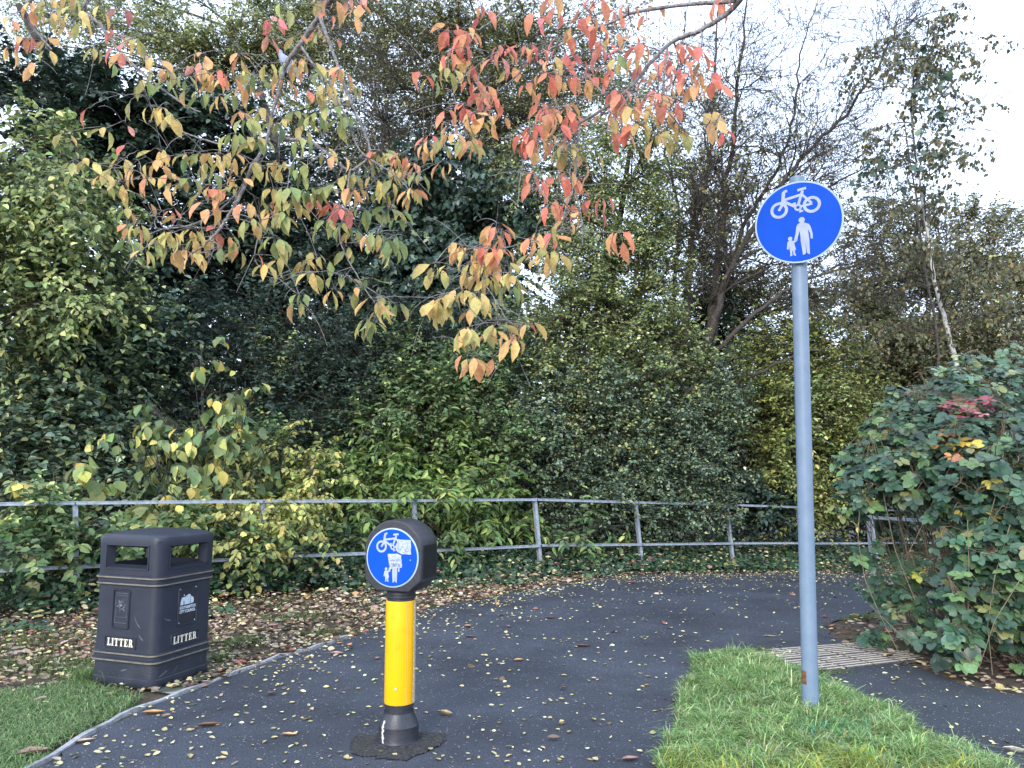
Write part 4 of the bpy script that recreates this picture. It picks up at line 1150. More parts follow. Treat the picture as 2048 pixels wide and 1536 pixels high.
plant("privet_bush", "yellow-green bush directly behind the tall grey sign pole", "shrub", (4.1, 10.9),
      [(1560, 700, 10.3, .55, .6, .4, 2600), (1660, 680, 10.4, .6, .6, .5, 3000), (1500, 800, 10.2, .5, .6, .5, 3200), (1600, 800, 10.2, .6, .6, .5, 4200, YG), (1690, 800, 10.3, .6, .6, .6, 4200), (1560, 920, 10.1, .5, .5, .5, 3600), (1660, 920, 10.2, .6, .5, .5, 4200), (1610, 1010, 10.1, .6, .4, .35, 2600), (1590, 640, 10.4, .45, .5, .35, 1500), (1740, 880, 10.6, .6, .5, .6, 3000)],
      [(3, (.17, .22, .05)), (3, (.24, .27, .07)), (2, (.09, .13, .04)), (1, (.32, .28, .08))], (.062, .036), T6, r0=.03, tl=.34)
plant("elder_bush", "dark green bush right of the sign pole behind the railing", "shrub", (6.0, 11.6),
      [(1500, 1030, 10.0, .5, .4, .3, 1600), (1460, 1010, 9.9, .5, .4, .35, 1800), (1770, 1000, 11.0, .8, .5, .5, 3400), (1850, 900, 11.2, .8, .6, .8, 3600), (1950, 1000, 11.4, 1.0, .6, .6, 3000), (2000, 850, 11.4, 1.0, .6, .8, 3000)],
      IVYD, (.075, .055), T6, r0=.03)
plant("privet_hedge", "dense blue-green hedge of small leaves right of centre", "hedge", (1.6, 9.6),
      [(1120, 800, 9.0, .6, .6, .5, 6200), (1230, 790, 9.0, .6, .6, .5, 6200), (1340, 810, 9.2, .6, .6, .5, 6000), (1430, 760, 9.6, .5, .6, .6, 4200), (1100, 920, 8.7, .6, .6, .5, 6600), (1220, 920, 8.8, .6, .6, .5, 6800), (1330, 930, 9.1, .6, .6, .5, 6400), (1430, 900, 9.5, .5, .6, .5, 5200), (1170, 1020, 8.6, .7, .5, .35, 6000), (1290, 1020, 8.9, .6, .5, .35, 5400), (1390, 1010, 9.3, .5, .5, .35, 4200), (1040, 860, 8.6, .5, .5, .5, 3600)],
      BLUEG, (.046, .030), T4, r0=.03, tl=.28, lp=12, lmat=M_LEAFG)
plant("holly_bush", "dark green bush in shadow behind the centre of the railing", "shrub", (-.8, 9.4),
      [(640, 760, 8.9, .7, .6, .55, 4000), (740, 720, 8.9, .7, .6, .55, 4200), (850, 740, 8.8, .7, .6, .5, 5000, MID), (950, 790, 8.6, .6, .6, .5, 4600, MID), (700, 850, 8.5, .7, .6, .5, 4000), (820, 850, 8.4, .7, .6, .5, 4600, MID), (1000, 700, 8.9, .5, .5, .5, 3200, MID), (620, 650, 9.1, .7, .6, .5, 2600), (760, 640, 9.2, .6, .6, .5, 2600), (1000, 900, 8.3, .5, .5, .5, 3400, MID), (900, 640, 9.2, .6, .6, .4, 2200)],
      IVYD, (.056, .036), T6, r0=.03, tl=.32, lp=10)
plant("elder_shrub", "bright green leafy shrub spilling over the railing at centre", "shrub", (-.5, 7.9),
      [(780, 920, 8.1, .50, .4, .30, 1300), (890, 900, 8.3, .50, .4, .32, 1500), (700, 970, 7.8, .45, .35, .26, 1100), (830, 985, 8.0, .45, .3, .22, 1100), (950, 960, 8.3, .45, .35, .28, 1400), (1010, 1010, 8.2, .35, .3, .2, 800), (700, 1060, 7.6, .35, .25, .2, 700, MID), (900, 1060, 8.0, .45, .25, .22, 900), (1010, 1070, 8.3, .35, .25, .2, 600, MID), (860, 800, 8.4, .45, .4, .3, 900, MID), (860, 990, 7.05, .22, .14, .10, 170), (960, 1030, 7.45, .22, .14, .16, 260), (720, 1010, 6.95, .14, .12, .10, 120), (1000, 960, 7.6, .2, .15, .12, 160), (1050, 1050, 7.8, .12, .12, .14, 120), (700, 1080, 6.9, .22, .1, .12, 130, MID), (880, 1090, 7.15, .2, .1, .1, 120, MID), (1180, 1085, 8.0, .2, .1, .1, 120, MID), (1260, 1050, 8.2, .12, .1, .14, 100, MID), (760, 1090, 6.9, .12, .1, .1, 60)],
      BRIGHT, (.100, .044), T6, r0=.02, tl=.28, droop=.25, up=.1, lp=9)
plant("snowberry_shrub", "pale yellow small-leaved shrub in front of the railing beside the bollard", "shrub", (-2.35, 6.85),
      [(450, 1030, 6.2, .22, .2, .14, 380), (530, 1040, 6.05, .22, .2, .18, 480), (600, 1010, 6.9, .28, .25, .20, 420), (500, 1085, 5.95, .20, .18, .12, 300), (640, 930, 7.3, .35, .3, .25, 650), (570, 880, 7.4, .3, .3, .2, 340), (430, 940, 7.1, .3, .3, .2, 260), (610, 1060, 6.3, .14, .12, .12, 130), (500, 980, 6.9, .2, .2, .12, 200)],
      YEL, (.058, .044), T6, r0=.010, tl=.26, lp=10, droop=.4, up=.05, tr=.0018)
plant("dogwood_sapling", "spindly shrub with large yellow and green leaves above the bin", "shrub", (-2.7, 7.1),
      [(430, 790, 6.9, .30, .3, .18, 60), (350, 830, 6.9, .25, .3, .18, 40), (480, 780, 6.8, .22, .2, .12, 34), (300, 880, 6.8, .20, .2, .14, 34), (430, 860, 6.8, .25, .25, .2, 60), (480, 900, 6.7, .2, .2, .2, 34), (380, 930, 6.6, .2, .2, .15, 30), (340, 990, 6.4, .22, .2, .12, 34), (290, 800, 7.0, .15, .2, .1, 14), (240, 870, 6.8, .12, .12, .08, 14), (540, 900, 6.8, .18, .2, .12, 24), (400, 700, 7.2, .3, .3, .2, 20)],
      [(5, (.10, .16, .065)), (4, (.16, .21, .07)), (2.4, (.48, .40, .09)), (1, (.30, .30, .08))], (.118, .082), T10, r0=.008, tl=.30, lp=5, droop=.7, up=.0, bark=M_BARKD, flat=.6)
plant("lime_sucker", "low round-leaved shoots by the railing at far left", "shrub", (-4.0, 6.6),
      [(130, 940, 6.2, .28, .2, .12, 26), (190, 950, 6.2, .18, .2, .1, 16), (90, 985, 6.0, .3, .2, .12, 30), (60, 1050, 5.6, .22, .2, .12, 26), (250, 1035, 6.0, .3, .2, .08, 16), (200, 1040, 5.9, .15, .2, .08, 10), (300, 1030, 6.1, .15, .2, .06, 9)],
      [(4, (.15, .20, .06)), (2, (.21, .23, .07)), (1.3, (.42, .36, .08))], (.13, .115), T10, r0=.012, tl=.22, lp=5, droop=.8, up=-.1, bark=M_STEM, flat=.7)
plant("dark_shrub", "dense blue-green shrub low at the far left behind the railing", "shrub", (-4.6, 8.1),
      [(50, 790, 7.5, .6, .5, .45, 2600), (150, 740, 7.7, .6, .5, .45, 2800), (250, 680, 8.0, .6, .5, .45, 2600), (60, 880, 7.2, .6, .5, .4, 2400), (180, 840, 7.5, .55, .5, .4, 2400), (-60, 850, 7.2, .6, .6, .6, 1800), (320, 640, 8.3, .6, .5, .4, 2000), (20, 960, 6.9, .5, .4, .3, 1500), (170, 660, 7.8, .5, .5, .4, 1600), (130, 1000, 7.2, .6, .4, .3, 1500), (270, 940, 7.6, .5, .4, .4, 1500)],
      BLUEG, (.078, .056), T6, r0=.03, lmat=M_LEAFG)
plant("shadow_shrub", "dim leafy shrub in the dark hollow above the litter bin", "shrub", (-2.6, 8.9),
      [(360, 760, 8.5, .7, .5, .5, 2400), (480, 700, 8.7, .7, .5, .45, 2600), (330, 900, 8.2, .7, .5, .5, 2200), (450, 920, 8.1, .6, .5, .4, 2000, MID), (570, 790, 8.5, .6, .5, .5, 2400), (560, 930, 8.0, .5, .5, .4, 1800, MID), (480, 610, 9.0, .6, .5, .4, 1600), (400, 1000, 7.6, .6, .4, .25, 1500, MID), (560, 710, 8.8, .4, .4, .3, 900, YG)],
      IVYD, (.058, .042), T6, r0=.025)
plant("bramble_shoots", "mixed green shoots poking under the railing left of the bollard", "shrub", (-3.1, 6.3),
      [(60, 1090, 5.5, .35, .3, .15, 420), (20, 1040, 5.5, .3, .3, .2, 380), (130, 1060, 5.9, .25, .2, .15, 280), (400, 1060, 6.3, .4, .2, .12, 520), (330, 1090, 5.9, .3, .15, .10, 300), (230, 1090, 5.55, .3, .15, .12, 320), (560, 1110, 6.1, .25, .12, .1, 260), (20, 1110, 5.0, .3, .12, .1, 300), (330, 1040, 6.4, .3, .2, .1, 320), (670, 1080, 7.0, .3, .2, .12, 480)],
      MID, (.07, .045), T6, r0=.008, tl=.22, lp=8, tr=.002)
# woods beyond
def wood():
    parts, segs = [], []
    for k in range(270):
        x = R.uniform(-14, 17); D = R.uniform(17.5, 22.5); top = R.uniform(3.0, 7.0) if x < 5 else R.uniform(2.4, 4.6)
        if x > 9: top = min(top, 4.2)
        n = 900
        c = np.array([x, D, R.uniform(.3, top)])
        pos = c + inball(n, (1.9, 1.2, 1.15), .4)
        pos[:, 2] = np.maximum(pos[:, 2], -.9)
        parts.append(leaves(pos, rdir(n), rdir(n) + np.array([0, 0, .8]), .15 * R.uniform(.6, 1.2, n), .105 * R.uniform(.7, 1.2, n), palette(n, [DARK, IVYD, OLIVE, MID][k % 4]), T4))
    V, F, C = merge(parts)
    o = fast("woods", V, F, M_LEAF, col=C)
    tag(o, "dark mass of woodland foliage seen through gaps in the hedge", "woodland", kind="stuff")
wood()
# ------------------------------------------------------------------ cherry boughs overhead
CC = {'g': [(3, (.20, .27, .09)), (2, (.28, .33, .11)), (1, (.14, .22, .09))],
      'm': [(3, (.30, .31, .10)), (3, (.46, .38, .13)), (2, (.22, .28, .10)), (1, (.56, .30, .12))],
      'y': [(4, (.58, .46, .16)), (2, (.46, .42, .14)), (2, (.64, .40, .15))],
      'o': [(4, (.62, .34, .15)), (2, (.60, .26, .13)), (2, (.60, .42, .16))],
      'r': [(4, (.58, .15, .11)), (3, (.62, .22, .14)), (1, (.58, .34, .14))],
      'p': [(3, (.60, .20, .18)), (2, (.56, .26, .20)), (1, (.55, .14, .13))]}
CL = """25 60 o 5|60 30 o 6|95 20 m 6|50 95 r 5|110 40 m 6|140 15 y 6|95 100 m 4|20 120 o 5|90 120 y 3|60 150 o 2|160 60 y 3|130 75 m 4|
242 40 p 2|222 80 r 3|250 95 m 6|270 100 m 4|290 118 p 3|235 115 p 3|245 130 o 5|190 115 m 3|222 150 g 2|205 40 y 2|150 45 y 4|
320 140 m 4|345 165 m 5|300 165 m 3|290 185 g 3|285 180 y 2|330 185 g 5|365 175 g 5|395 150 p 5|400 130 o 4|415 165 o 6|440 165 r 5|430 180 o 5|465 175 o 3|480 130 o 4|490 165 m 4|
405 205 g 5|440 215 o 4|380 200 m 3|325 240 y 7|345 255 y 5|265 225 y 2|295 235 y 2|180 240 r 1|218 280 m 4|250 270 p 1|258 310 p 2|
470 210 g 4|490 195 o 4|510 170 g 5|540 150 y 4|520 180 g 3|535 205 o 3|560 180 o 5|580 150 m 4|550 60 p 6|535 90 p 4|565 30 g 3|590 90 o 3|630 70 o 4|640 90 g 4|655 50 r 2|648 15 m 4|690 15 p 3|665 20 o 2|705 45 o 3|735 15 p 3|720 30 o 3|670 100 r 2|
600 145 o 5|620 140 m 6|640 165 g 6|655 190 m 6|670 160 r 3|690 160 o 4|700 190 m 6|660 215 y 4|640 215 g 5|610 200 r 2|630 250 g 6|660 240 g 5|690 255 g 5|705 210 m 4|
500 260 g 6|480 245 o 4|520 240 m 5|545 270 g 3|470 290 g 6|510 300 m 7|530 300 g 4|560 260 m 4|590 245 g 5|600 300 g 4|610 275 y 3|
320 345 o 4|335 330 r 2|315 320 y 3|300 350 o 2|335 400 o 2|370 325 o 2|380 330 g 3|410 325 m 5|425 330 o 4|450 340 m 3|465 330 o 3|395 350 m 4|420 370 g 4|
245 340 y 3|225 360 y 4|180 345 m 3|165 340 y 2|150 370 g 2|130 290 y 2|142 345 g 3|245 385 y 3|248 400 y 3|275 365 o 4|290 375 o 3|215 370 m 4|200 385 g 3|
340 370 o 4|355 385 o 2|380 380 m 4|400 400 y 4|425 395 o 5|435 400 r 4|460 395 y 6|470 375 y 3|500 350 y 3|530 360 m 4|545 350 y 5|560 345 y 4|590 340 m 3|600 360 g 4|
350 440 r 3|412 425 o 3|420 445 o 3|430 420 r 3|365 455 y 2|290 425 o 2|255 440 m 3|262 470 o 4|280 470 y 4|260 500 g 4|290 520 y 4|310 510 g 2|
330 490 y 6|350 485 y 5|380 480 y 7|395 500 y 6|365 520 o 5|370 540 o 4|340 520 m 4|400 530 y 3|410 485 m 4|430 480 r 2|
450 500 o 5|470 500 g 5|480 520 m 4|440 520 g 3|500 535 r 1|500 460 m 6|530 440 o 5|520 470 g 6|550 450 y 6|565 450 g 5|540 400 y 5|575 400 g 6|600 410 g 5|590 430 m 6|550 420 o 5|520 420 m 4|490 430 o 4|
545 500 g 6|570 510 y 5|560 540 y 5|530 550 y 4|610 545 m 7|600 560 g 5|620 570 y 4|630 530 y 4|650 540 m 2|600 610 g 6|595 625 m 4|
640 420 r 6|665 430 r 7|680 440 p 6|650 395 m 5|675 390 g 5|700 400 o 5|620 400 g 5|660 460 g 5|690 470 g 6|720 440 g 6|740 450 g 5|640 470 y 3|
650 320 y 3|680 330 o 3|700 370 m 5|720 400 o 5|735 330 r 1|760 325 m 6|745 345 g 5|780 330 y 4|790 345 o 5|810 330 r 4|800 360 y 5|830 350 o 5|840 370 g 4|820 400 o 5|830 405 y 4|845 400 g 3|
760 400 g 6|780 380 m 5|750 380 m 4|780 440 g 6|800 450 g 5|760 490 g 6|790 500 g 4|740 490 m 5|710 480 m 4|770 520 y 3|790 520 g 4|700 520 g 3|
670 570 g 3|740 580 g 3|720 600 m 3|750 620 y 5|770 620 m 5|760 640 y 4|790 630 g 4|735 660 g 6|745 665 g 4|700 575 y 2|665 600 y 3|
860 295 r 5|850 310 o 4|880 310 m 5|845 170 r 3|865 175 m 4|890 345 o 4|905 265 r 5|925 300 m 5|950 310 o 5|940 300 r 4"""
CR = """1095 15 r 5|1110 40 r 4|960 25 r 3|965 45 p 3|895 70 r 4|905 85 r 5|930 90 r 5|945 85 o 4|920 110 r 5|895 125 r 4|910 135 o 4|935 140 r 3|950 145 o 3|900 160 m 5|
1000 115 p 4|1010 125 r 5|990 130 p 4|1020 160 m 4|1045 110 r 4|1060 115 r 5|1080 120 r 5|1070 140 r 4|1090 60 p 3|1070 50 r 3|1100 140 o 5|1115 120 r 4|1120 100 r 4|1150 70 r 4|1165 35 r 5|1180 60 r 7|1195 70 r 6|1185 20 p 5|1205 10 r 4|1215 110 r 6|1225 85 o 5|1240 40 r 6|1260 30 r 3|1245 110 r 4|1265 95 r 5|1280 110 r 5|1270 130 o 4|
1080 170 r 5|1105 170 r 6|1130 165 r 5|1140 130 p 4|1160 140 r 4|1155 170 r 5|1060 190 r 4|1090 200 o 4|1125 185 o 5|1170 180 o 5|1190 175 r 5|1205 160 r 5|1230 150 o 5|1235 140 m 4|1215 205 r 4|1240 200 r 6|1255 210 r 5|
1300 170 r 7|1335 160 r 6|1310 200 r 6|1320 215 o 6|1345 130 r 6|1360 150 r 5|1365 110 r 6|1350 190 r 6|1370 170 r 6|1400 120 r 6|1405 140 r 5|1420 165 r 6|1430 180 r 6|1410 175 o 5|1390 165 o 4|1380 190 o 5|1450 20 r 6|1440 30 r 5|1460 10 r 5|1310 30 o 3|1290 45 r 4|
1250 230 o 5|1235 240 r 4|1270 235 r 5|1290 240 o 6|1310 235 o 6|1330 250 o 5|1340 225 r 6|1295 215 r 6|1325 225 m 5|1350 280 y 5|1370 290 y 4|1355 300 y 5|1280 270 y 4|1300 275 m 4|1265 265 r 4|1225 265 r 5|1220 250 o 5|1250 290 r 4|1240 275 o 4|1330 290 y 4|1310 290 o 4|
1425 250 o 5|1435 265 o 5|1440 280 r 4|
950 180 r 5|965 195 o 6|970 215 r 5|960 205 r 6|985 235 r 5|980 255 o 4|945 250 o 4|965 260 m 4|1000 250 o 3|960 225 p 4|
1080 230 r 6|1095 240 r 6|1110 250 o 6|1125 230 o 6|1140 240 r 6|1150 250 r 6|1115 270 r 5|1070 270 r 6|1050 290 r 7|1065 300 r 7|1080 300 r 6|1095 290 o 5|1110 300 r 6|1070 320 o 3|1130 310 m 5|1155 330 m 4|1165 345 o 4|1180 370 o 2|1135 320 m 4|1190 325 y 2|
1060 365 r 5|1070 385 r 3|1115 375 p 6|1150 385 r 6|1140 370 r 4|1155 400 o 4|1070 400 r 4|1100 430 r 6|1120 425 r 5|1140 430 r 6|1145 450 o 5|1130 460 y 4|1170 420 r 4|1205 415 r 4|1190 445 p 3|1245 485 r 4|1238 490 r 3|
990 470 o 5|1000 480 r 4|985 495 o 5|1005 500 o 4|1080 485 o 6|1100 490 r 5|1070 500 o 5|1095 520 y 5|1110 530 o 5|1065 525 m 4|1085 540 y 4|
915 510 o 5|930 515 o 4|940 520 y 5|955 520 o 5|970 515 r 5|965 540 y 6|950 545 y 5|985 530 o 6|990 550 o 4|1010 520 o 4|1010 545 y 4|
870 550 y 3|880 560 y 4|900 555 y 2|945 565 o 5|960 570 y 5|980 575 y 5|1000 580 y 5|1015 570 m 5|1030 585 m 4|1020 590 g 3|870 620 y 6|885 615 y 5|900 610 m 5|920 600 y 4|880 650 y 3|935 600 y 4|960 620 y 5|975 625 y 4|940 640 r 2|955 610 y 5|
925 680 y 6|935 690 y 5|950 685 m 4|985 680 o 4|995 670 y 4|1015 685 o 3|1045 670 r 4|1030 700 o 4|1060 670 o 3|1025 690 o 3|930 735 o 6|945 735 o 5|988 740 o 1|
1080 5 r 3|1140 90 r 3|1200 120 p 4|1290 140 p 3|895 240 r 4|905 290 o 4|930 230 r 4"""
def parse(s):
    out = []
    for tok in s.replace("\n", "").split("|"):
        t_ = tok.split()
        if len(t_) == 4: out.append((float(t_[0]), float(t_[1]), t_[2], int(t_[3])))
    return out
# main boughs traced in the photo (px, py, depth, radius)
BL = [[(900, -420, 2.6, .040), (800, -200, 3.1, .032), (700, -60, 3.6, .026), (640, 32, 3.95, .020), (600, 90, 4.05, .017), (568, 135, 4.1, .016), (560, 180, 4.1, .014), (548, 215, 4.1, .011), (530, 290, 4.05, .010), (505, 330, 4.0, .014), (490, 370, 4.0, .013), (470, 410, 3.95, .011), (445, 450, 3.95, .010), (420, 480, 3.9, .008), (380, 510, 3.9, .005)],
      [(600, -300, 2.9, .030), (420, -160, 3.5, .024), (250, -60, 4.0, .018), (170, 10, 4.3, .013), (200, 50, 4.35, .012), (250, 115, 4.4, .011), (290, 150, 4.4, .010), (320, 175, 4.4, .009), (370, 210, 4.4, .007), (400, 225, 4.4, .005)],
      [(250, -60, 4.0, .018), (120, -40, 4.2, .014), (50, 15, 4.3, .012), (70, 60, 4.4, .010), (105, 100, 4.4, .006)],
      [(640, 32, 3.95, .012), (700, 200, 3.9, .009), (740, 300, 3.9, .008), (700, 340, 3.9, .009), (660, 310, 3.9, .010), (620, 285, 3.95, .011), (568, 278, 4.0, .013)],
      [(600, 90, 4.05, .009), (640, 150, 4.0, .008), (690, 230, 3.95, .007), (720, 300, 3.9, .006), (790, 350, 3.8, .005), (825, 390, 3.8, .004)],
      [(490, 370, 4.0, .008), (440, 420, 4.1, .006), (380, 450, 4.1, .006), (320, 460, 4.1, .005), (280, 480, 4.1, .004)],
      [(530, 290, 4.05, .007), (450, 290, 4.2, .006), (380, 270, 4.3, .006), (340, 245, 4.3, .005)],
      [(700, 340, 3.9, .007), (690, 420, 3.8, .006), (680, 480, 3.8, .005), (720, 560, 3.8, .004), (760, 620, 3.8, .003)],
      [(470, 410, 3.95, .006), (520, 440, 3.9, .005), (510, 520, 3.9, .004), (560, 560, 3.9, .004), (598, 590, 3.9, .003)]]
BRT = [[(1700, -420, 2.4, .040), (1600, -200, 2.9, .032), (1480, 0, 3.4, .022), (1400, 60, 3.5, .018), (1335, 90, 3.6, .016), (1260, 175, 3.65, .015), (1210, 215, 3.7, .014), (1170, 240, 3.7, .013), (1130, 265, 3.7, .009), (1090, 285, 3.7, .005)],
       [(1480, 0, 3.4, .018), (1290, 20, 3.6, .013), (1210, 50, 3.7, .011), (1120, 90, 3.8, .009), (1060, 120, 3.8, .008), (1035, 150, 3.8, .007), (1000, 180, 3.85, .005), (970, 200, 3.9, .003)],
       [(1210, 215, 3.7, .008), (1270, 180, 3.7, .008), (1200, 190, 3.7, .008), (1120, 215, 3.7, .007), (1080, 225, 3.7, .005), (1050, 300, 3.65, .004), (1035, 400, 3.6, .003), (1030, 405, 3.6, .003)],
       [(1160, 250, 3.7, .008), (1155, 300, 3.6, .007), (1148, 370, 3.55, .006), (1130, 420, 3.5, .005), (1120, 460, 3.5, .004), (1080, 480, 3.5, .004), (1000, 500, 3.5, .004), (960, 540, 3.5, .004), (990, 600, 3.5, .004), (1010, 640, 3.5, .003), (1000, 700, 3.5, .002)],
       [(1600, -200, 2.9, .02), (1300, -120, 3.4, .016), (1080, -30, 3.8, .012), (1000, 30, 3.9, .009), (960, 60, 3.9, .006)],
       [(1335, 90, 3.6, .009), (1330, 200, 3.6, .006), (1380, 270, 3.6, .005), (1430, 250, 3.6, .003)]]
def cherry():
    root = empty("cherry_tree", (1.6, -1.6, 0), "cherry tree with red, orange and yellow autumn leaves hanging across the top", "tree")
    O = np.array(root.location, float)
    rg = np.random.default_rng(21)
    sk, skr, segs = [], [], []
    def poly(pts, rs):
        p = np.array(pts); n = (len(p) - 1) * 6 + 1
        t_ = np.linspace(0, len(p) - 1, n); k = np.minimum(t_.astype(int), len(p) - 2); f = t_ - k
        # Catmull-Rom
        pp = np.concatenate([[2 * p[0] - p[1]], p, [2 * p[-1] - p[-2]]]); q0, q1, q2, q3 = pp[k], pp[k + 1], pp[k + 2], pp[k + 3]; f_ = f[:, None]
        q = .5 * (2 * q1 + (q2 - q0) * f_ + (2 * q0 - 5 * q1 + 4 * q2 - q3) * f_ ** 2 + (3 * q1 - q0 - 3 * q2 + q3) * f_ ** 3)
        rr = np.interp(t_, np.arange(len(rs)), rs) * (1 + rg.normal(0, .06, n))
        return q + rg.normal(0, .0015, q.shape), rr
    # trunk and first limbs stand behind the viewer
    T0 = [np.array([1.6, -1.6, -.1]), np.array([1.58, -1.55, .8]), np.array([1.5, -1.4, 1.7]), np.array([1.42, -1.2, 2.3])]
    q, rr = poly(T0, [.15, .12, .11, .10]); V, F = tubes(q[None], rr[None], 16); fast("trunk", V, F, M_CHERRY, root, smooth=True, local=O)
    a = W(900, -420, 2.6); b = W(1700, -420, 2.4); c = W(600, -300, 2.9)
    for P, r_ in (([T0[-1], np.array([1.0, 0, 3.1]), np.array([.5, 1.3, 3.6]), a], [.09, .07, .055, .040]), ([T0[-1], np.array([1.5, 0, 3.1]), np.array([1.4, 1.2, 3.5]), b], [.08, .06, .05, .040]), ([np.array([.5, 1.3, 3.6]), np.array([-.1, 2.0, 3.7]), c], [.05, .04, .030])):
        q, rr = poly(P, r_); segs.append(tubes(q[None], rr[None], 9))
    for br in [[(p[0], p[1], p[2], p[3] * .8) for p in b] for b in BL] + [[(p[0], p[1], p[2], p[3] * .62) for p in b] for b in BRT]:
        q, rr = poly([W(*p[:3]) for p in br], [p[3] for p in br])
        segs.append(tubes(q[None], rr[None], 8)); sk.append(q[len(q) // 5:]); skr.append(rr[len(q) // 5:])
    SK = np.concatenate(sk); SR_ = np.concatenate(skr)
    lv, stalks = [], []
    cl = [(p, 0) for p in parse(CL)] + [(p, 1) for p in parse(CR)]
    pts = []
    for (px, py, c_, n), side in cl:
        D = (3.95 if not side else 3.62) + rg.normal(0, .20)
        pts.append((W(px + rg.normal(0, 3), py - 24, D), c_, n))
    # nearest to the skeleton first; every twig then becomes skeleton itself
    todo = list(range(len(pts)))
    dist = np.array([np.min(np.linalg.norm(SK - p[0], axis=1)) for p in pts])
    while todo:
        i = min(todo, key=lambda j: dist[j]); todo.remove(i)
        p = pts[i][0]
        d = np.linalg.norm(SK - p, axis=1) + np.maximum(0, p[2] - SK[:, 2]) * .6 + np.where(SR_ < .0022, .05, 0)
        k = int(np.argmin(d)); s = SK[k]; r0 = min(SR_[k] * .7, .005)
        ln = np.linalg.norm(p - s)
        ctl = (s + p) / 2 + np.array([rg.normal(0, .10), rg.normal(0, .10), .05 + rg.normal(0, .10)]) * ln
        q = bez(s[None], ctl[None], p[None], 9)[0]; q[1:-1] += rg.normal(0, .008 * min(ln, .5), (7, 3))
        rr = np.linspace(max(r0, .0020), .0016, 9)
        segs.append(tubes(q[None], rr[None], 5))
        SK = np.concatenate([SK, q[2:]]); SR_ = np.concatenate([SR_, rr[2:]])
        for j in todo:
            dist[j] = min(dist[j], np.min(np.linalg.norm(q - pts[j][0], axis=1)))
    # a few bare twiglets
    n = 420; i = rg.integers(0, len(SK), n); s = SK[i]
    ok = s[:, 1] > 3.0; s = s[ok]; n = len(s)
    d = norm(rg.normal(0, 1, (n, 3)) + np.array([-.2, 0, -.15])); ln = rg.uniform(.06, .34, n)[:, None]
    e = s + d * ln + np.array([0, 0, -.06]) * ln; q = bez(s, s + d * ln * .5 + rg.normal(0, .02, (n, 3)) + np.array([0, 0, .03]), e, 7)
    segs.append(tubes(q, np.linspace(.0024, .0012, 7)[None].repeat(n, 0), 4))
    # leaves
    for p, c_, n in pts:
        n = max(1, int(n * (.66 if p[0] > -.1 and p[2] > 2.35 else .85) + rg.random()))
        ph = rg.uniform(0, 6.28) + np.arange(n) * 6.28 / n + rg.normal(0, .3, n); out = norm(np.stack([np.cos(ph), .8 * np.sin(ph), rg.normal(.05, .15, n)], 1))
        st = p + out * .006 + rg.normal(0, .006, (n, 3))
        stem = st + out * .018 + np.array([0, 0, -.012]) 
        segs.append(tubes(np.stack([np.repeat(p[None], n, 0), (p + stem) / 2 + np.array([0, 0, .004]), stem], 1), np.full((n, 3), .0009), 3))
        A = norm(out * rg.uniform(.25, .85, (n, 1)) + np.array([0, 0, -1]) + rg.normal(0, .10, (n, 3)))
        N_ = norm(out * .9 + np.array([0, -.35, .25]) + rg.normal(0, .45, (n, 3)))
        L_ = rg.uniform(.058, .110, n); Wd = L_ * rg.uniform(.36, .50, n)
        col = np.clip(palette(n, CC[c_], .12, rg) * 1.1 + .02, 0, .85)
        V, F, C = leaves(stem, A, N_, L_, Wd, col, T10)
        kc = rg.normal(0, .22, n)[:, None]; tw = rg.normal(0, .30, n)[:, None]; Vn = V.reshape(n, 10, 3); tt_ = T10[0][None, :, 0]; ss_ = T10[0][None, :, 1]
        An = norm(A); Nn = norm(N_ - An * np.sum(N_ * An, -1, keepdims=True))
        V = (Vn + Nn[:, None] * ((kc * tt_ ** 2 + tw * ss_ * tt_) * L_[:, None])[:, :, None]).reshape(-1, 3)
        # blend a second tint towards the tip, as turning leaves have
        C = C.reshape(n, 10, 3); alt = palette(n, CC[{'g': 'y', 'm': 'o', 'y': 'm', 'o': 'y', 'r': 'o', 'p': 'r'}[c_]], .1, rg)
        wgt = np.clip(T10[0][:, 0][None, :, None] * rg.uniform(-.3, .9, (n, 1, 1)), 0, 1)
        C = (C * (1 - wgt) + alt[:, None] * wgt).reshape(-1, 3)
        lv.append((V, F, C))
    V, F, _ = merge(segs); fast("branches", V, F, M_CHERRY, root, smooth=True, local=O)
    V, F, C = merge(lv); fast("foliage", V, F, M_LEAFC, root, col=C, smooth=True, local=O)
M_LEAFC = leaf_mat("cherry_leaf", .38, .5, .3)
cherry()

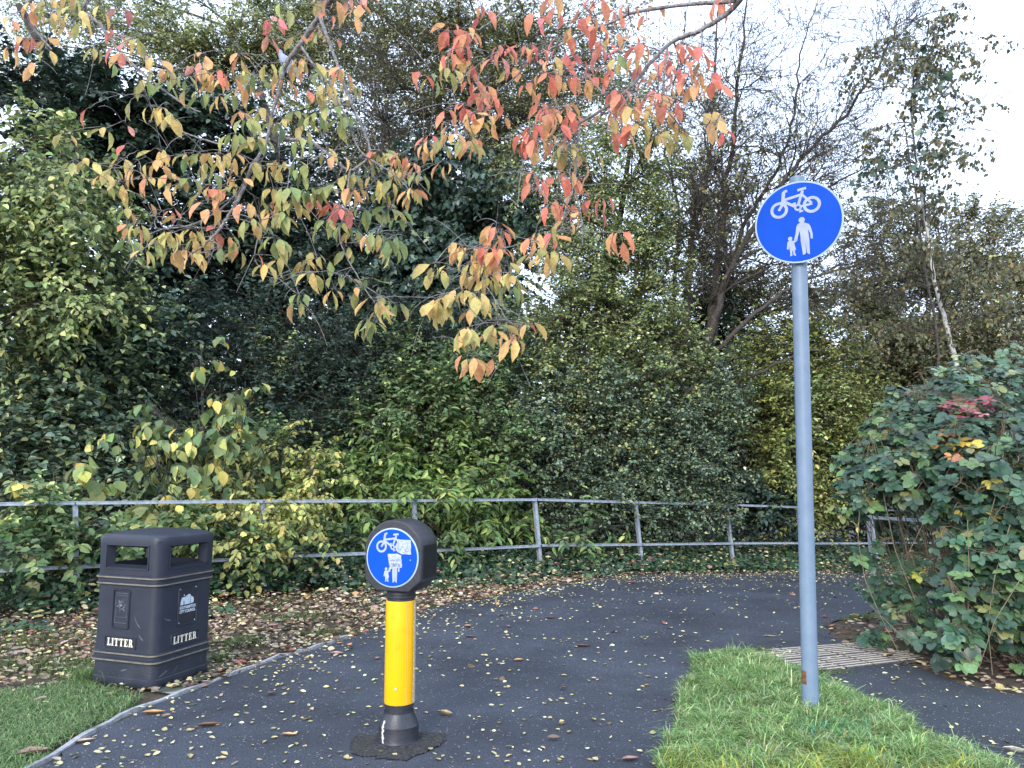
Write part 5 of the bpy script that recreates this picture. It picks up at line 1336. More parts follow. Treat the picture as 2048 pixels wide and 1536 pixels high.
# ------------------------------------------------------------------ wood pigeon perched behind the cherry leaves
M_PIG = noise_mat("pigeon_feathers", (.20, .23, .33), (.27, .30, .41), 60, .8)
M_PIGD = noise_mat("pigeon_wing", (.13, .14, .20), (.20, .21, .28), 60, .8)
M_BEAK = noise_mat("beak", (.45, .35, .15), (.5, .4, .2), 50, .5)
def pigeon():
    pc = W(574, 124, 4.75); root = empty("pigeon", tuple(pc), "blue-grey pigeon perched among the cherry branches at upper left", "bird")
    O = Vector(pc)
    sc_ = 1.0
    # spine from the crown of the head to the tail, in photo plane metres
    def q(px, py, dy=0): v = Vector(W(px, py, 4.75 + dy)); return v - O
    sp_ = [(556, 100.5, .004), (558, 101.5, .011), (560, 104, .0165), (561, 108, .017), (564, 113, .021), (568, 119, .033), (574, 126, .040), (581, 134, .037), (588, 142, .028), (593, 149, .018), (597, 155, .011)]
    rows = []
    for i, (x, y, r_) in enumerate(sp_):
        c = q(x, y); a = q(*sp_[max(0, i - 1)][:2]); b = q(*sp_[min(len(sp_) - 1, i + 1)][:2]); t_ = (b - a).normalized()
        u = t_.cross(Vector((0, 1, 0))).normalized(); v = Vector((0, 1, 0))
        rows.append([c + u * r_ * math.cos(k * math.pi / 6) + v * r_ * 1.05 * math.sin(k * math.pi / 6) for k in range(12)])
    mb = MB(); mb.loft(rows); mb.build("body", M_PIG, root, 60)
    mb = MB()
    for s in (-1, 1):
        w_ = [q(570, 115, s * .036), q(578, 117, s * .040), q(590, 132, s * .034), q(600, 150, s * .018), q(590, 146, s * .034), q(577, 133, s * .044)]
        vs = [mb.bm.verts.new(p) for p in w_]; vc = mb.bm.verts.new(q(582, 130, s * .050))
        for k in range(6): mb.bm.faces.new((vs[k], vs[(k + 1) % 6], vc))
    mb.build("wings", M_PIGD, root, 60)
    mb = MB(); t0, t1 = q(590, 144), q(606, 168); 
    rows = []
    for f, wd, th in ((0, .016, .012), (.5, .022, .008), (1, .028, .004)):
        c = t0.lerp(t1, f); u = (t1 - t0).normalized().cross(Vector((0, 1, 0))).normalized()
        rows.append([c + u * th, c + Vector((0, wd, 0)), c - u * th, c - Vector((0, wd, 0))])
    mb.loft(rows); mb.build("tail", M_PIGD, root)
    mb = MB(); b0, b1 = q(555.5, 103), q(552, 105); rows = [[b0 + Vector((.000, .003 * math.sin(k), .003 * math.cos(k))) for k in (0, 1.57, 3.14, 4.71)], [b1 + Vector((0, .001 * math.sin(k), .001 * math.cos(k))) for k in (0, 1.57, 3.14, 4.71)]]
    mb.loft(rows); mb.build("beak", M_BEAK, root)
    mb = MB(); r_ = bmesh.ops.create_icosphere(mb.bm, subdivisions=2, radius=.0022, matrix=Matrix.Translation(q(558, 102.5, -.014))); mb.build("eye", M_BLK2, root)
    mb = MB()
    for s in (-1, 1):
        c = q(576, 138, s * .014); mb.box(c + Vector((0, 0, -.012)), (.004, .004, .03)); 
    split_loose(mb.build("leg", M_BEAK, root))
pigeon()

# ------------------------------------------------------------------ bramble bush
BRAM = [(4, (.040, .092, .052)), (3, (.070, .135, .076)), (2.4, (.026, .060, .036)), (1.8, (.12, .205, .08)), (.10, (.42, .36, .07)), (.5, (.20, .22, .08))]
def bramble():
    bx, by = 4.0, 6.0
    root = empty("bramble_bush", (bx, by, float(g(bx, by))), "big arching bramble bush with blue-green leaflets beside the side path", "shrub")
    O = np.array(root.location, float)
    rg = np.random.default_rng(5)
    # (px,py,D, rx,ry,rz, clusters, palette)
    B_ = [(1990, 800, 5.9, .55, .5, .34, 330), (1900, 800, 5.8, .42, .45, .26, 210), (1830, 850, 5.7, .36, .4, .26, 190), (1960, 900, 5.3, .55, .4, .36, 380), (1780, 930, 5.6, .32, .35, .24, 170), (1850, 950, 5.3, .36, .35, .22, 190),
          (1725, 985, 5.6, .16, .25, .16, 60), (2040, 980, 4.9, .50, .4, .36, 300), (1960, 1020, 5.0, .32, .3, .24, 170), (1960, 1110, 4.8, .26, .3, .26, 130), (2050, 1120, 4.7, .36, .35, .36, 230), (1925, 1200, 4.7, .16, .22, .22, 70), (2000, 1230, 4.6, .22, .25, .22, 90), (1905, 1290, 4.55, .13, .15, .13, 46),
          (2060, 1270, 4.6, .2, .22, .2, 60), (2120, 850, 5.6, .6, .5, .5, 260), (2150, 1100, 4.9, .5, .4, .5, 220), (1740, 1080, 5.6, .10, .2, .22, 26), (1790, 1180, 5.5, .22, .3, .16, 56), (1870, 1160, 5.4, .3, .3, .2, 90), (1830, 1250, 5.1, .2, .2, .12, 46), (1700, 920, 5.9, .12, .2, .12, 26), (1745, 855, 5.9, .10, .12, .08, 12), (1800, 785, 5.9, .12, .15, .08, 14), (1880, 735, 5.9, .12, .15, .09, 14), (1945, 725, 6.0, .14, .15, .10, 16), (2020, 705, 6.0, .16, .15, .10, 18), (1690, 1010, 5.6, .08, .12, .10, 10), (1700, 1110, 5.5, .07, .12, .10, 8), (1755, 1270, 5.2, .10, .12, .07, 12)]
    segs, lv = [], []
    rootp = np.array([3.2, 5.2, -.05])
    for (px, py, D, rx, ry, rz, nc) in B_:
        c = W(px, py, D * 1.08); rr = np.array([rx, ry, rz]) * 1.08; nc = int(nc * 1.15)
        s = np.array([max(c[0] + rg.uniform(.1, .7), 3.45), max(c[1] + rg.uniform(.1, .6), 5.25), -.15])
        pos = c + norm(rg.normal(0, 1, (nc, 3))) * (rg.random((nc, 1)) ** .38) * rr
        hol = np.sin(pos[:, 0] * 9 + 2 * np.sin(pos[:, 2] * 7)) * np.sin(pos[:, 2] * 11 + pos[:, 1] * 5)
        pos = pos[(pos[:, 2] > .06 + g(pos[:, 0], pos[:, 1])) & (hol + rg.normal(0, .25, nc) > -.55)]; nc = len(pos)
        # canes arch up over the clump and leaves hang from side shoots
        m = max(3, nc // 14)
        ce = c + norm(rg.normal(0, 1, (m, 3))) * rr * 1.0
        ss = s + rg.normal(0, .12, (m, 3)) * np.array([1, 1, 0])
        cc_ = (ss + ce) / 2; cc_[:, 2] = np.maximum(ss[:, 2], ce[:, 2]) + .25 * rg.random(m)
        q = bez(ss, cc_, ce, 10); segs.append(tubes(q, np.linspace(.0055, .0025, 10)[None].repeat(m, 0), 5))
        flat_q = q[:, 4:].reshape(-1, 3)
        near = np.array([flat_q[np.argmin(np.linalg.norm(flat_q - p, axis=1))] for p in pos])
        mid = (near + pos) / 2 + np.array([0, 0, .03])
        segs.append(tubes(bez(near, mid, pos, 4), np.linspace(.002, .0012, 4)[None].repeat(nc, 0), 3))
        outw = norm((pos - c) / rr ** 1.0 * .7 + np.array([-.15, -.7, .45]))
        hang = norm(outw * .3 + rg.normal(0, .8, (nc, 3)) + np.array([0, -.2, -.35]))
        n_l = 5
        ang = np.array([-1.75, -.85, 0, .85, 1.75])
        nor = norm(outw * .9 + np.array([0, 0, .75]) + rg.normal(0, .26, (nc, 3)))
        A0 = norm(hang - nor * np.sum(hang * nor, 1, keepdims=True)); B0 = np.cross(nor, A0)
        sizes = rg.uniform(.046, .082, nc)
        cols = palette(nc, BRAM, .16, rg)
        # the red and yellow turned sprays
        zc_ = pos[:, 1] * CP + (pos[:, 2] - CAM_H) * SP; wpx = pos[:, 0] / zc_ * FPX + 1024; wpy = 768 - (-pos[:, 1] * SP + (pos[:, 2] - CAM_H) * CP) / zc_ * FPX
        red = (np.hypot((wpx - 1935) / 55, (wpy - 812) / 26) < 1) & (rg.random(nc) < .62); cols[red] = palette(red.sum(), [(3, (.24, .05, .06)), (2, (.30, .12, .11)), (1, (.16, .10, .06))], .15, rg)
        yel = (np.hypot((wpx - 1895) / 55, (wpy - 888) / 30) < 1) & (rg.random(nc) < .55); cols[yel] = palette(yel.sum(), [(3, (.48, .36, .06)), (2, (.42, .22, .09)), (1, (.25, .12, .06))], .15, rg)
        for k in range(n_l):
            use = rg.random(nc) < (.97 if k in (1, 2, 3) else .62)
            ca, sa = math.cos(ang[k]), math.sin(ang[k])
            A = norm(A0 * ca + B0 * sa + nor * rg.normal(-.08, .12, (nc, 1)))
            L_ = sizes * (1.12 if k == 2 else .92 if k in (1, 3) else .72) * rg.uniform(.85, 1.12, nc)
            N_ = norm(nor + rg.normal(0, .22, (nc, 3)))
            P_ = pos + A * (.018 if k == 2 else .006)
            V = leaves(P_[use], A[use], N_[use], L_[use], L_[use] * rg.uniform(.66, .82, use.sum()), np.clip(cols * np.exp(rg.normal(0, .10, (nc, 1))), 0, .8)[use], TBR)
            lv.append(V)
    # loose trailing canes
    for tr_ in ([(1722, 960, 5.5), (1716, 1080, 5.4), (1730, 1160, 5.3), (1760, 1230, 5.1), (1795, 1300, 4.9)], [(1765, 980, 5.4), (1790, 1100, 5.2), (1830, 1200, 5.0)], [(1740, 1210, 5.2), (1790, 1260, 5.0), (1840, 1300, 4.85)],
                [(2010, 880, 4.9), (2000, 960, 4.8), (1975, 1050, 4.7)], [(1935, 1040, 4.7), (1938, 1130, 4.6), (1936, 1220, 4.6)], [(1960, 1330, 4.45), (1990, 1240, 4.4), (2040, 1160, 4.4)], [(1880, 970, 5.1), (1850, 1040, 5.1), (1815, 1110, 5.15)], [(1985, 1350, 4.5), (1975, 1250, 4.5), (1990, 1150, 4.5), (2020, 1050, 4.6)],
                [(1700, 1000, 6), (1690, 900, 6), (1740, 840, 6), (1800, 820, 5.9)]):
        p = np.array([W(t_[0], t_[1], t_[2] * 1.08) for t_ in tr_]); n = len(p) * 6; t_ = np.linspace(0, len(p) - 1, n); k = np.minimum(t_.astype(int), len(p) - 2); f = (t_ - k)[:, None]
        f = f * f * (3 - 2 * f) * .3 + f * .7
        segs.append(tubes((p[k] * (1 - f) + p[k + 1] * f)[None], np.full((1, n), .0026), 5))
    V, F, _ = merge(segs); fast("canes", V, F, M_STEM, root, smooth=True, local=O)
    V, F, C = merge(lv); fast("foliage", V, F, M_LEAFG, root, col=C, smooth=True, local=O)
bramble()

# ------------------------------------------------------------------ ivy ground cover along the railing
FN = [(-5.2, 4.4)] + POST[1:]
def ivy():
    rg = np.random.default_rng(8)
    n = 52000
    x = rg.uniform(-6.4, 8.5, n); fy = fence_y(x)
    left = x < -.8
    w_ = np.where(left, rg.uniform(-.95, 1.3, n), rg.uniform(-.75, 1.3, n))
    y = fy + w_
    patch = np.sin(x * 3.1 + y * 2.3) + np.sin(x * 1.7 - y * 3.9) + rg.normal(0, .5, n)
    edge_ = np.where(left, -.30, -.40) + .1 * np.sin(x * 2.3)
    keep = (w_ > edge_) | (patch > 1.0)
    ep = np.array(LEFT + FAR)
    keep &= y > np.interp(x, ep[:, 0], ep[:, 1]) + .12
    x, y, w_ = x[keep], y[keep], w_[keep]; n = len(x)
    hmax = .05 + .42 * np.clip((w_ + .45) / 1.0, 0, 1) + np.clip((-x - 1.6) / 1.5, 0, 1) * .30 * np.clip((w_ + .35) / .35, 0, 1) * (.6 + .4 * np.sin(x * 4.3) * np.sin(y * 5.1 + 1))
    z = g(x, y) + hmax * rg.random(n) ** .55
    P = np.stack([x, y, z], 1)
    A = norm(rg.normal(0, 1, (n, 3)) * np.array([1, 1, .45]) + np.array([0, -.5, -.2])); N_ = norm(np.array([0, -.55, 1.0]) + rg.normal(0, .38, (n, 3)))
    L_ = rg.uniform(.040, .078, n)
    C = palette(n, [(4, (.035, .075, .045)), (3, (.055, .105, .055)), (2, (.08, .14, .065)), (.25, (.25, .26, .07))], .2, rg)
    V, F, C = leaves(P, A, N_, L_, L_ * .9, C, TIV)
    o = fast("ivy", V, F, M_LEAFG, col=C); tag(o, "dark ivy and weeds covering the bank below the railing", "ground cover", kind="stuff")
ivy()

# ------------------------------------------------------------------ grass
def blades(x, y, z, h, wd, col, lean=.5, rg=R):
    n = len(x); a = rg.uniform(0, 2 * math.pi, n); d = np.stack([np.cos(a), np.sin(a), np.zeros(n)], 1)
    s = np.stack([-np.sin(a + rg.normal(0, .6, n)), np.cos(a), np.zeros(n)], 1)
    b = np.stack([x, y, z], 1); l = lean * rg.uniform(.3, 1.6, n)[:, None]
    up = np.array([0, 0, 1.])
    h_ = h[:, None]
    lv = [b, b + up * h_ * .40 + d * h_ * l * .12, b + up * h_ * .72 + d * h_ * l * .45, b + up * h_ * np.clip(.95 - l * .25, .3, 1) + d * h_ * l * 1.0]
    w_ = wd[:, None] * .5
    V = np.stack([lv[0] - s * w_, lv[0] + s * w_, lv[1] - s * w_ * .95, lv[1] + s * w_ * .95, lv[2] - s * w_ * .7, lv[2] + s * w_ * .7, lv[3]], 1).reshape(-1, 3)
    o_ = (np.arange(n) * 7)[:, None]
    F = [np.concatenate([np.array([[0, 1, 3, 2]]) + o_, np.array([[2, 3, 5, 4]]) + o_]), np.array([[4, 5, 6]]) + o_]
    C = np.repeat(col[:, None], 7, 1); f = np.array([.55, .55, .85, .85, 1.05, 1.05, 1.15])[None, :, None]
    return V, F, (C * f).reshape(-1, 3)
def tufts(n, poly, rg, dens=None):
    xs = [p[0] for p in poly]; ys = [p[1] for p in poly]
    x = rg.uniform(min(xs), max(xs), n); y = rg.uniform(min(ys), max(ys), n)
    k = inside(poly, x, y) & (y > 2.35); return x[k], y[k]
rg = np.random.default_rng(31)
big = [(p[0] + (.03 if p[0] > 1.4 else -.03) , p[1] + 0) for p in ISL]
x, y = tufts(170000, rag(big, .10, .022, 12), rg)
c1 = np.sin(x * 9 + y * 4) * np.sin(y * 11 - x * 3) + rg.normal(0, .5, len(x))
tf = np.clip(np.sin(x * 13 + 2.1 * np.sin(y * 7)) * np.sin(y * 15 + 1.7 * np.sin(x * 9)) + rg.normal(0, .25, len(x)), -1, 1)
h = rg.uniform(.020, .070, len(x)) * (1 + .55 * tf) * (.80 + .35 * np.clip(edged(ISL, x, y) * 6, 0, 1)) * np.where(rg.random(len(x)) < .04, 1.6, 1)
col = palette(len(x), [(4, (.13, .24, .075)), (3, (.19, .31, .10)), (2.4, (.27, .39, .15)), (1.8, (.36, .46, .22)), (.5, (.44, .38, .22))], .22, rg)
col *= (1 + .22 * tf)[:, None]
yb = (y < 3.26 + .12 * np.sin(x * 11) + rg.normal(0, .07, len(x))) & (rg.random(len(x)) < .55) & (np.abs(x - 1.22) < .62); col[yb] = palette(yb.sum(), [(1, (.30, .36, .05)), (1, (.38, .38, .06))], .15, rg)
teal = (np.hypot((x - 1.46) / .17, (y - 3.60) / .13) < 1) & (rg.random(len(x)) < .14); col[teal] = palette(teal.sum(), [(1, (.06, .42, .22)), (1, (.14, .5, .34))], .15, rg)
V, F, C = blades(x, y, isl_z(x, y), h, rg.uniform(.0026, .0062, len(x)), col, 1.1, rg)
# clover and dock leaves mixed into the turf
xb, yb_ = tufts(16000, rag(big, .10, .022, 12), rg); kk = (np.sin(xb * 8 + 1) * np.sin(yb_ * 7) > .25) & (rg.random(len(xb)) < .4); xb, yb_ = xb[kk], yb_[kk]; nb_ = len(xb)
wv = leaves(np.stack([xb, yb_, isl_z(xb, yb_) + rg.uniform(.015, .05, nb_)], 1), rdir(nb_, rg) * np.array([1, 1, .3]), rdir(nb_, rg) * .4 + np.array([0, -.3, 1]), rg.uniform(.014, .034, nb_), rg.uniform(.012, .022, nb_), palette(nb_, [(3, (.10, .19, .07)), (2, (.16, .25, .10))], .2, rg), TBR)
V, F, C = merge([(V, F, C), wv])
o = fast("grass", V, F, M_GRASS, col=C); tag(o, "bright green grass on the island round the sign pole", "grass", kind="stuff")
# left verge grass
lp_ = [G(*p)[:2] for p in ((-200, 1370), (0, 1385), (90, 1375), (180, 1358), (215, 1378), (290, 1398), (255, 1428), (190, 1462), (110, 1510), (60, 1560), (-200, 1600))]
lp_ = [(float(p[0]), float(p[1])) for p in lp_]
x, y = tufts(80000, lp_, rg)
k = (edged(lp_, x, y) > rg.uniform(-.01, .22, len(x)) * (.4 + .6 * (np.sin(x * 6) * np.sin(y * 7) > 0))); x, y = x[k], y[k]
col = palette(len(x), [(4, (.11, .20, .07)), (3, (.16, .27, .10)), (2, (.24, .34, .14)), (1.2, (.33, .34, .18))], .18, rg)
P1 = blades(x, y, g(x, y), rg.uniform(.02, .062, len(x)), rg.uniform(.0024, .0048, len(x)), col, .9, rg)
# a taller tuft against the bin
b_ = G(212, 1365); n = 1500; x = b_[0] + rg.normal(0, .10, n); y = b_[1] + rg.normal(0, .05, n)
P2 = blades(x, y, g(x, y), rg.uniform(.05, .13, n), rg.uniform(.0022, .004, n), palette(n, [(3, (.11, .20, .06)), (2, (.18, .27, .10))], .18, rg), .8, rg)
# scattered tufts through the leafy verge and by the right-hand bend
P3 = []
for (px, py, sx, sy, n, hh) in ((40, 1290, .25, .2, 1500, .05), (120, 1335, .3, .12, 2200, .05), (480, 1290, .08, .10, 500, .06), (590, 1240, .14, .12, 700, .05), (700, 1180, .2, .1, 800, .05), (440, 1325, .03, .03, 200, .07), (1690, 1236, .16, .09, 1500, .045), (1740, 1215, .2, .12, 1500, .05), (1660, 1240, .08, .05, 500, .04), (650, 1270, .10, .05, 350, .05), (560, 1210, .2, .15, 700, .04), (270, 1230, .3, .2, 700, .04), (1150, 1130, .25, .1, 1400, .05), (1400, 1105, .4, .12, 1400, .05), (1550, 1110, .3, .1, 900, .05), (890, 1180, .14, .1, 600, .05), (980, 1165, .25, .08, 900, .05), (1520, 1308, .05, .03, 250, .05), (1640, 1352, .1, .02, 300, .05)):
    b_ = G(px, py); x = b_[0] + rg.normal(0, sx, n); y = b_[1] + rg.normal(0, sy, n)
    k = ~inside(PATH, x, y) if px not in (1520, 1640) else np.ones(n, bool)
    x, y = x[k], y[k]; n = len(x)
    P3.append(blades(x, y, g(x, y) + .005, rg.uniform(.4, 1.2, n) * hh, rg.uniform(.002, .0045, n), palette(n, [(3, (.08, .14, .04)), (2, (.13, .19, .06)), (1, (.19, .21, .08))], .2, rg), .8, rg))
V, F, C = merge([P1, P2] + P3)
o = fast("grass", V, F, M_GRASS, col=C); tag(o, "green grass on the left verge round the litter bin", "grass", kind="stuff")

# ------------------------------------------------------------------ fallen leaves
YL = [(5, (.58, .53, .27)), (3, (.48, .42, .20)), (2.5, (.62, .59, .38)), (1.4, (.38, .33, .17))]
BRN = [(4, (.16, .105, .078)), (3, (.25, .165, .125)), (3.2, (.37, .29, .23)), (.8, (.33, .12, .10)), (2.2, (.46, .40, .29)), (3, (.085, .058, .046)), (.6, (.44, .25, .12))]
def scatter(n, region, zf, size, pal, rg, tilt=.35, lift=.004, asp=.62):
    x, y = region(n); n = len(x)
    P = np.stack([x, y, zf(x, y) + lift + rg.random(n) * .004], 1)
    a = rg.uniform(0, 2 * math.pi, n); A = np.stack([np.cos(a), np.sin(a), rg.normal(0, .12, n)], 1)
    N_ = np.stack([rg.normal(0, tilt, n), rg.normal(0, tilt, n), np.ones(n)], 1)
    L_ = rg.uniform(size[0], size[1], n) * rg.uniform(.7, 1.1, n)
    return leaves(P, A, N_, L_, L_ * asp * rg.uniform(.8, 1.15, n), palette(n, pal, .16, rg), TC)
# curled dead leaf
TC = (T10[0] * np.array([1, 1, 1]) + np.array([0, 0, 0]), T10[1]); _t = TC[0].copy(); _t[:, 2] = .16 * np.abs(_t[:, 1]) * 2 + .10 * (_t[:, 0] - .5) ** 2 * 4; TC = (_t, T10[1])
rg = np.random.default_rng(77)
path_z = lambda x, y: g(x, y) + .012
dens_far = lambda x, y: np.clip(1.0 - np.minimum(edged(LEFT[4:] + FAR, x, y), 9) / 1.6, 0, 1) ** 1.6
def reg_path(n):
    x = rg.uniform(-2.2, 7.5, n); y = rg.uniform(2.8, 13, n)
    e_ = edged(FAR[:8], x, y)      # closed polygon distance is good enough near the far edge
    d_ = np.interp(x, [p[0] for p in LEFT[4:] + FAR], [p[1] for p in LEFT[4:] + FAR]) - y
    dens = .11 + 2.0 * np.exp(-np.clip(d_, 0, 9) / .40) + .36 * np.exp(-np.clip(d_, 0, 9) / 1.6)
    clumpy = .6 + .5 * np.sin(x * 5.3 + 1.2 * np.sin(y * 3)) * np.sin(y * 4.7 + x)
    k = inside(PATH, x, y) & ~inside(ISL, x, y) & (rg.random(n) < dens * clumpy)
    return x[k], y[k]
a1 = scatter(36000, reg_path, path_z, (.016, .038), YL, rg)
a2 = scatter(2000, reg_path, path_z, (.03, .075), BRN, rg)
def reg_verge(n):
    x = rg.uniform(-6.5, 7.5, n); fy = fence_y(x); y = fy + rg.uniform(-3.6, .3, n)
    ep = np.array(LEFT + FAR)
    ey = np.interp(x, ep[:, 0], ep[:, 1])
    k = ~inside(PATH, x, y) & (y > np.where(x > -2.0, ey - .1, 3.4)) & (rg.random(n) < np.clip(1.1 - (y - fy + .5) * 1.1, .10, 1))
    k &= ~inside(lp_, x, y) | (rg.random(n) < .22)
    return x[k], y[k]
a3 = scatter(27000, reg_verge, lambda x, y: g(x, y) + rg.random(len(x)) * .025, (.025, .080), BRN, rg, .55, .004, .6)
a4 = scatter(19000, reg_verge, lambda x, y: g(x, y) + .01 + rg.random(len(x)) * .025, (.018, .045), YL + [(3, (.42, .34, .2))], rg, .45)
wedge = [(2.58, 6.56), (2.46, 5.87), (2.6, 5.04), (2.66, 4.7), (2.94, 4.4), (3.73, 3.84), (5, 4.0), (5.88, 8.87), (3.62, 7.62)]
def reg_wedge(n):
    x = rg.uniform(2.2, 5.9, n); y = rg.uniform(3.8, 8.9, n); k = inside(wedge, x, y); return x[k], y[k]
a5 = scatter(4200, reg_wedge, lambda x, y: g(x, y) + rg.random(len(x)) * .02, (.03, .08), BRN + [(3, (.45, .38, .16))], rg, .45)
def reg_strip(n):
    x = rg.uniform(1.5, 3.2, n); y = rg.uniform(4.7, 5.9, n); k = inside([(1.65, 5.5), (2.4, 5.8), (2.8, 5.3), (2.0, 5.05)], x, y); return x[k], y[k]
a6 = scatter(90, reg_strip, lambda x, y: g(x, y) + .03, (.02, .045), YL, rg)
def reg_ivy(n):
    x = rg.uniform(-6, 8, n); y = fence_y(x) + rg.uniform(-.8, .5, n); k = ~inside(PATH, x, y); return x[k], y[k]
a7 = scatter(2600, reg_ivy, lambda x, y: g(x, y) + .06 + .42 * np.clip((y - fence_y(x) + .45), 0, 1) + rg.random(len(x)) * .05, (.03, .08), BRN + YL, rg, .6)
V, F, C = merge([a1, a2, a3, a4, a5, a6, a7])
o = fast("leaf_litter", V, F, M_DRY, col=C); tag(o, "carpet of small yellow and brown fallen leaves on verge and path", "leaf litter", kind="stuff")

# individual, larger fallen leaves
def one_leaf(px, py, L_, asp, c, rot, label, tilt=(.1, .1), curl=1.0, z0=.014, grp=None, world=None):
    p = G(px, py) if world is None else np.array(world)
    base_z = float(g(p[0], p[1])) + z0 if world is None else p[2]
    T = _t.copy(); T[:, 2] *= curl
    a = math.radians(rot)
    V, F, C = leaves(np.array([[0, 0, 0.]]), np.array([[math.cos(a), math.sin(a), 0]]), np.array([[tilt[0], tilt[1], 1.]]), np.array([L_]), np.array([L_ * asp]), palette(1, [(1, c)], .1, rg), (T, T10[1]))
    V = V - V.mean(0) * np.array([1, 1, 0]); V[:, 2] -= V[:, 2].min()
    stalk = tubes(np.array([[V[0], V[0] - np.array([math.cos(a), math.sin(a), -.05]) * L_ * .2, V[0] - np.array([math.cos(a + .2), math.sin(a + .2), -.1]) * L_ * .4]]), np.full((1, 3), .0012), 4)
    V2, F2, _ = merge([(V, F), stalk]); C = np.concatenate([C, np.full((len(stalk[0]), 3), .12)])
    o = fast("fallen_leaf", V2, F2, M_DRY, col=C, smooth=True); o.location = (p[0], p[1], base_z)
    return tag(o, label, "leaf", grp)
big_ = [(305, 1432, .13, .45, (.50, .28, .12), 10, "orange-tan fallen leaf beside the kerb edging below the litter bin", .8),
        (165, 1490, .12, .34, (.50, .36, .28), 35, "long pale brown fallen leaf at the path edge, bottom left", .7),
        (62, 1518, .15, .55, (.30, .20, .16), 35, "large crumpled brown leaf in the bottom left corner", 1.5),
        (415, 1458, .13, .3, (.16, .09, .06), 20, "dark brown curled leaf on the path between bin and bollard", .9),
        (577, 1476, .09, .4, (.55, .38, .20), -5, "buff pointed leaf on the tarmac left of the bollard foot", .8),
        (890, 1435, .10, .45, (.48, .34, .20), -30, "curled tan leaf with a stalk just right of the bollard foot", 1.6),
        (672, 1313, .11, .6, (.52, .38, .30), 5, "pinkish curled leaf on the path left of the yellow bollard tube", 1.2),
        (615, 1320, .07, .6, (.56, .42, .12), 60, "yellow leaf lying near the kerb edging beyond the bin", .6),
        (754, 1322, .06, .6, (.38, .20, .16), 80, "red-brown leaf against the left of the yellow bollard tube", 1.4),
        (1037, 1326, .08, .6, (.55, .34, .16), 20, "orange-brown leaf in the middle of the path", 1.3),
        (940, 1278, .10, .35, (.22, .12, .08), -8, "dark brown leaf on the path right of the bollard", .8),
        (1165, 1297, .14, .3, (.15, .09, .07), 0, "long dark brown leaf on the path beyond the bollard", .7),
        (1100, 1240, .13, .3, (.18, .10, .08), 0, "dark leaf strip on the tarmac further up the path", .7),
        (1260, 1526, .09, .5, (.30, .20, .16), 15, "brown leaf at the bottom of the picture left of the grass island", 1.0),
        (1540, 1277, .13, .22, (.56, .46, .28), -5, "long pale leaf on the tarmac before the ribbed paving", .6),
        (1398, 1327, .08, .45, (.42, .20, .12), -40, "upturned brown-orange leaf at the tip of the grass island", 1.8),
        (1650, 1238, .07, .5, (.48, .22, .22), 0, "pink leaf at the grassy corner under the brambles", 1.4),
        (1766, 1323, .07, .8, (.50, .25, .25), 20, "faded pink leaf lying on the ribbed paving", .5),
        (1262, 1169, .14, .55, (.55, .22, .20), 10, "pink-red leaf at the far side of the path", 1.2),
        (1140, 1172, .12, .5, (.50, .32, .26), -10, "pinkish tan leaf on the far path edge below the railing", 1.0),
        (2030, 1512, .12, .25, (.55, .52, .45), -20, "pale rolled leaf on the side path at the right edge", 1.6),
        (1690, 1398, .05, .7, (.60, .50, .22), 10, "yellow leaf on the side path just right of the sign pole", .7),
        (440, 1215, .16, .5, (.56, .32, .10), 5, "bright orange leaf on the verge just right of the bin", .9),
        (130, 1228, .14, .35, (.62, .50, .38), -20, "cream curled leaf on the leafy verge left of the bin", 1.2),
        (600, 1290, .10, .5, (.55, .30, .12), 5, "orange leaf on the soil beside the path edging", 1.1),
        (520, 1262, .09, .7, (.45, .14, .16), 20, "crimson leaf on the verge between bin and bollard", 1.0)]
for px, py, L_, asp, c, rot, lab, curl in big_:
    one_leaf(px, py, L_ * .9, asp, c, rot, lab, curl=curl)
# leaves caught on the island grass
for px, py, L_, c, lab in ((1682, 1440, .05, (.50, .26, .12), "orange leaf caught on the grass right of the sign pole"), (1660, 1480, .06, (.20, .17, .19), "dark grey leaf on the island grass below the sign pole"), (1788, 1455, .05, (.50, .30, .14), "tan leaf on the right slope of the grass island"), (1490, 1330, .05, (.52, .30, .22), "pale pink upright leaf in the grass left of the sign pole"), (1398, 1520, .06, (.14, .09, .08), "dark brown leaf low on the island grass at bottom"), (1565, 1378, .04, (.60, .34, .18), "small orange leaf in the grass just left of the sign pole"), (1375, 1450, .04, (.55, .50, .25), "pale yellow leaf on the left edge of the grass island")):
    p = G(px, py); z = float(isl_z(p[0], p[1])) + .035
    one_leaf(px, py, L_, .6, c, rg.uniform(0, 360), lab, curl=1.2, world=(p[0], p[1] - .05, z), tilt=(.2, -.5))
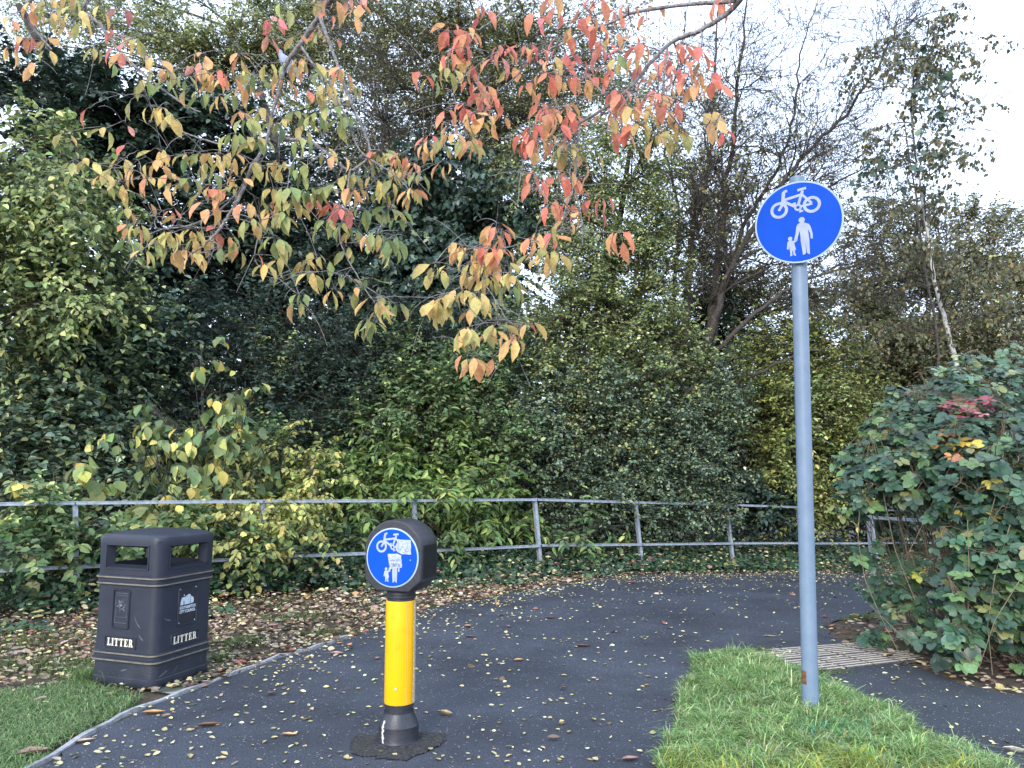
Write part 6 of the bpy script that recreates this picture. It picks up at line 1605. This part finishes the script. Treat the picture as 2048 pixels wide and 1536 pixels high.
# the other larger single leaves scattered over the near tarmac
srcs = []
for i in range(8):
    c = YL[i % 4][1]; T = _t.copy(); T[:, 2] *= rg.uniform(.5, 2.2)
    L_ = 1.0; V, F, C = leaves(np.zeros((1, 3)), np.array([[1., 0, 0]]), np.array([[rg.normal(0, .2), rg.normal(0, .2), 1.]]), np.array([1.0]), np.array([rg.uniform(.5, .75)]), palette(1, [(1, c)], .12, rg), (T, T10[1]))
    V = V - V.mean(0) * np.array([1, 1, 0]); V[:, 2] -= V[:, 2].min()
    o = fast("fallen_leaf", V, F, M_DRY, col=C, smooth=True); srcs.append(o)
cnt = 0
while cnt < 240:
    px = rg.uniform(120, 2040); py = 1536 - 270 * rg.random() ** 1.2
    p = G(px, py)
    if not inside(PATH, p[0], p[1]) or inside(big, p[0], p[1]) or edged([(float(q_[0]), float(q_[1])) for q_ in PATCH], p[0], p[1]) < .03: continue
    if cnt < 8: o = srcs[cnt]
    else: o = srcs[cnt % 8].copy(); COL.objects.link(o)
    s = rg.uniform(.019, .040)
    side = p[0] > 1.9
    o.location = (p[0], p[1], float(g(p[0], p[1])) + (.0185 if side else .0135)); o.scale = (s, s, s); o.rotation_euler = (rg.normal(0, .1), rg.normal(0, .1), rg.uniform(0, 6.28))
    tag(o, "small yellow fallen leaf lying singly on the side path at right" if side else "small yellow fallen leaf lying singly on the near tarmac", "leaf", "single yellow leaves on the side path" if side else "single yellow leaves on the near tarmac")
    cnt += 1
# crumbs of leaf on the bin lid
Mbin = Matrix.Translation(bn.location) @ bn.rotation_euler.to_matrix().to_4x4()
for i, (u, v, s) in enumerate(((-.12, -.02, .02), (-.05, -.05, .018), (.02, -.08, .035), (.05, -.02, .03), (-.02, .04, .02), (.12, .03, .022), (-.14, .06, .018), (.08, .10, .02))):
    p = Mbin @ Vector((u, v, .8515 if max(abs(u), abs(v)) < .06 else .847 if max(abs(u), abs(v)) < .13 else .842))
    o = srcs[i % 8].copy(); COL.objects.link(o); o.location = p; o.scale = (s,) * 3; o.rotation_euler = (0, .05, i * 1.3)
    tag(o, "tiny yellow leaf scrap lying on top of the bin lid", "leaf", "leaf scraps on the bin lid")
print("TRIS", sum(len(o.data.polygons) for o in S.objects if o.type == 'MESH'))
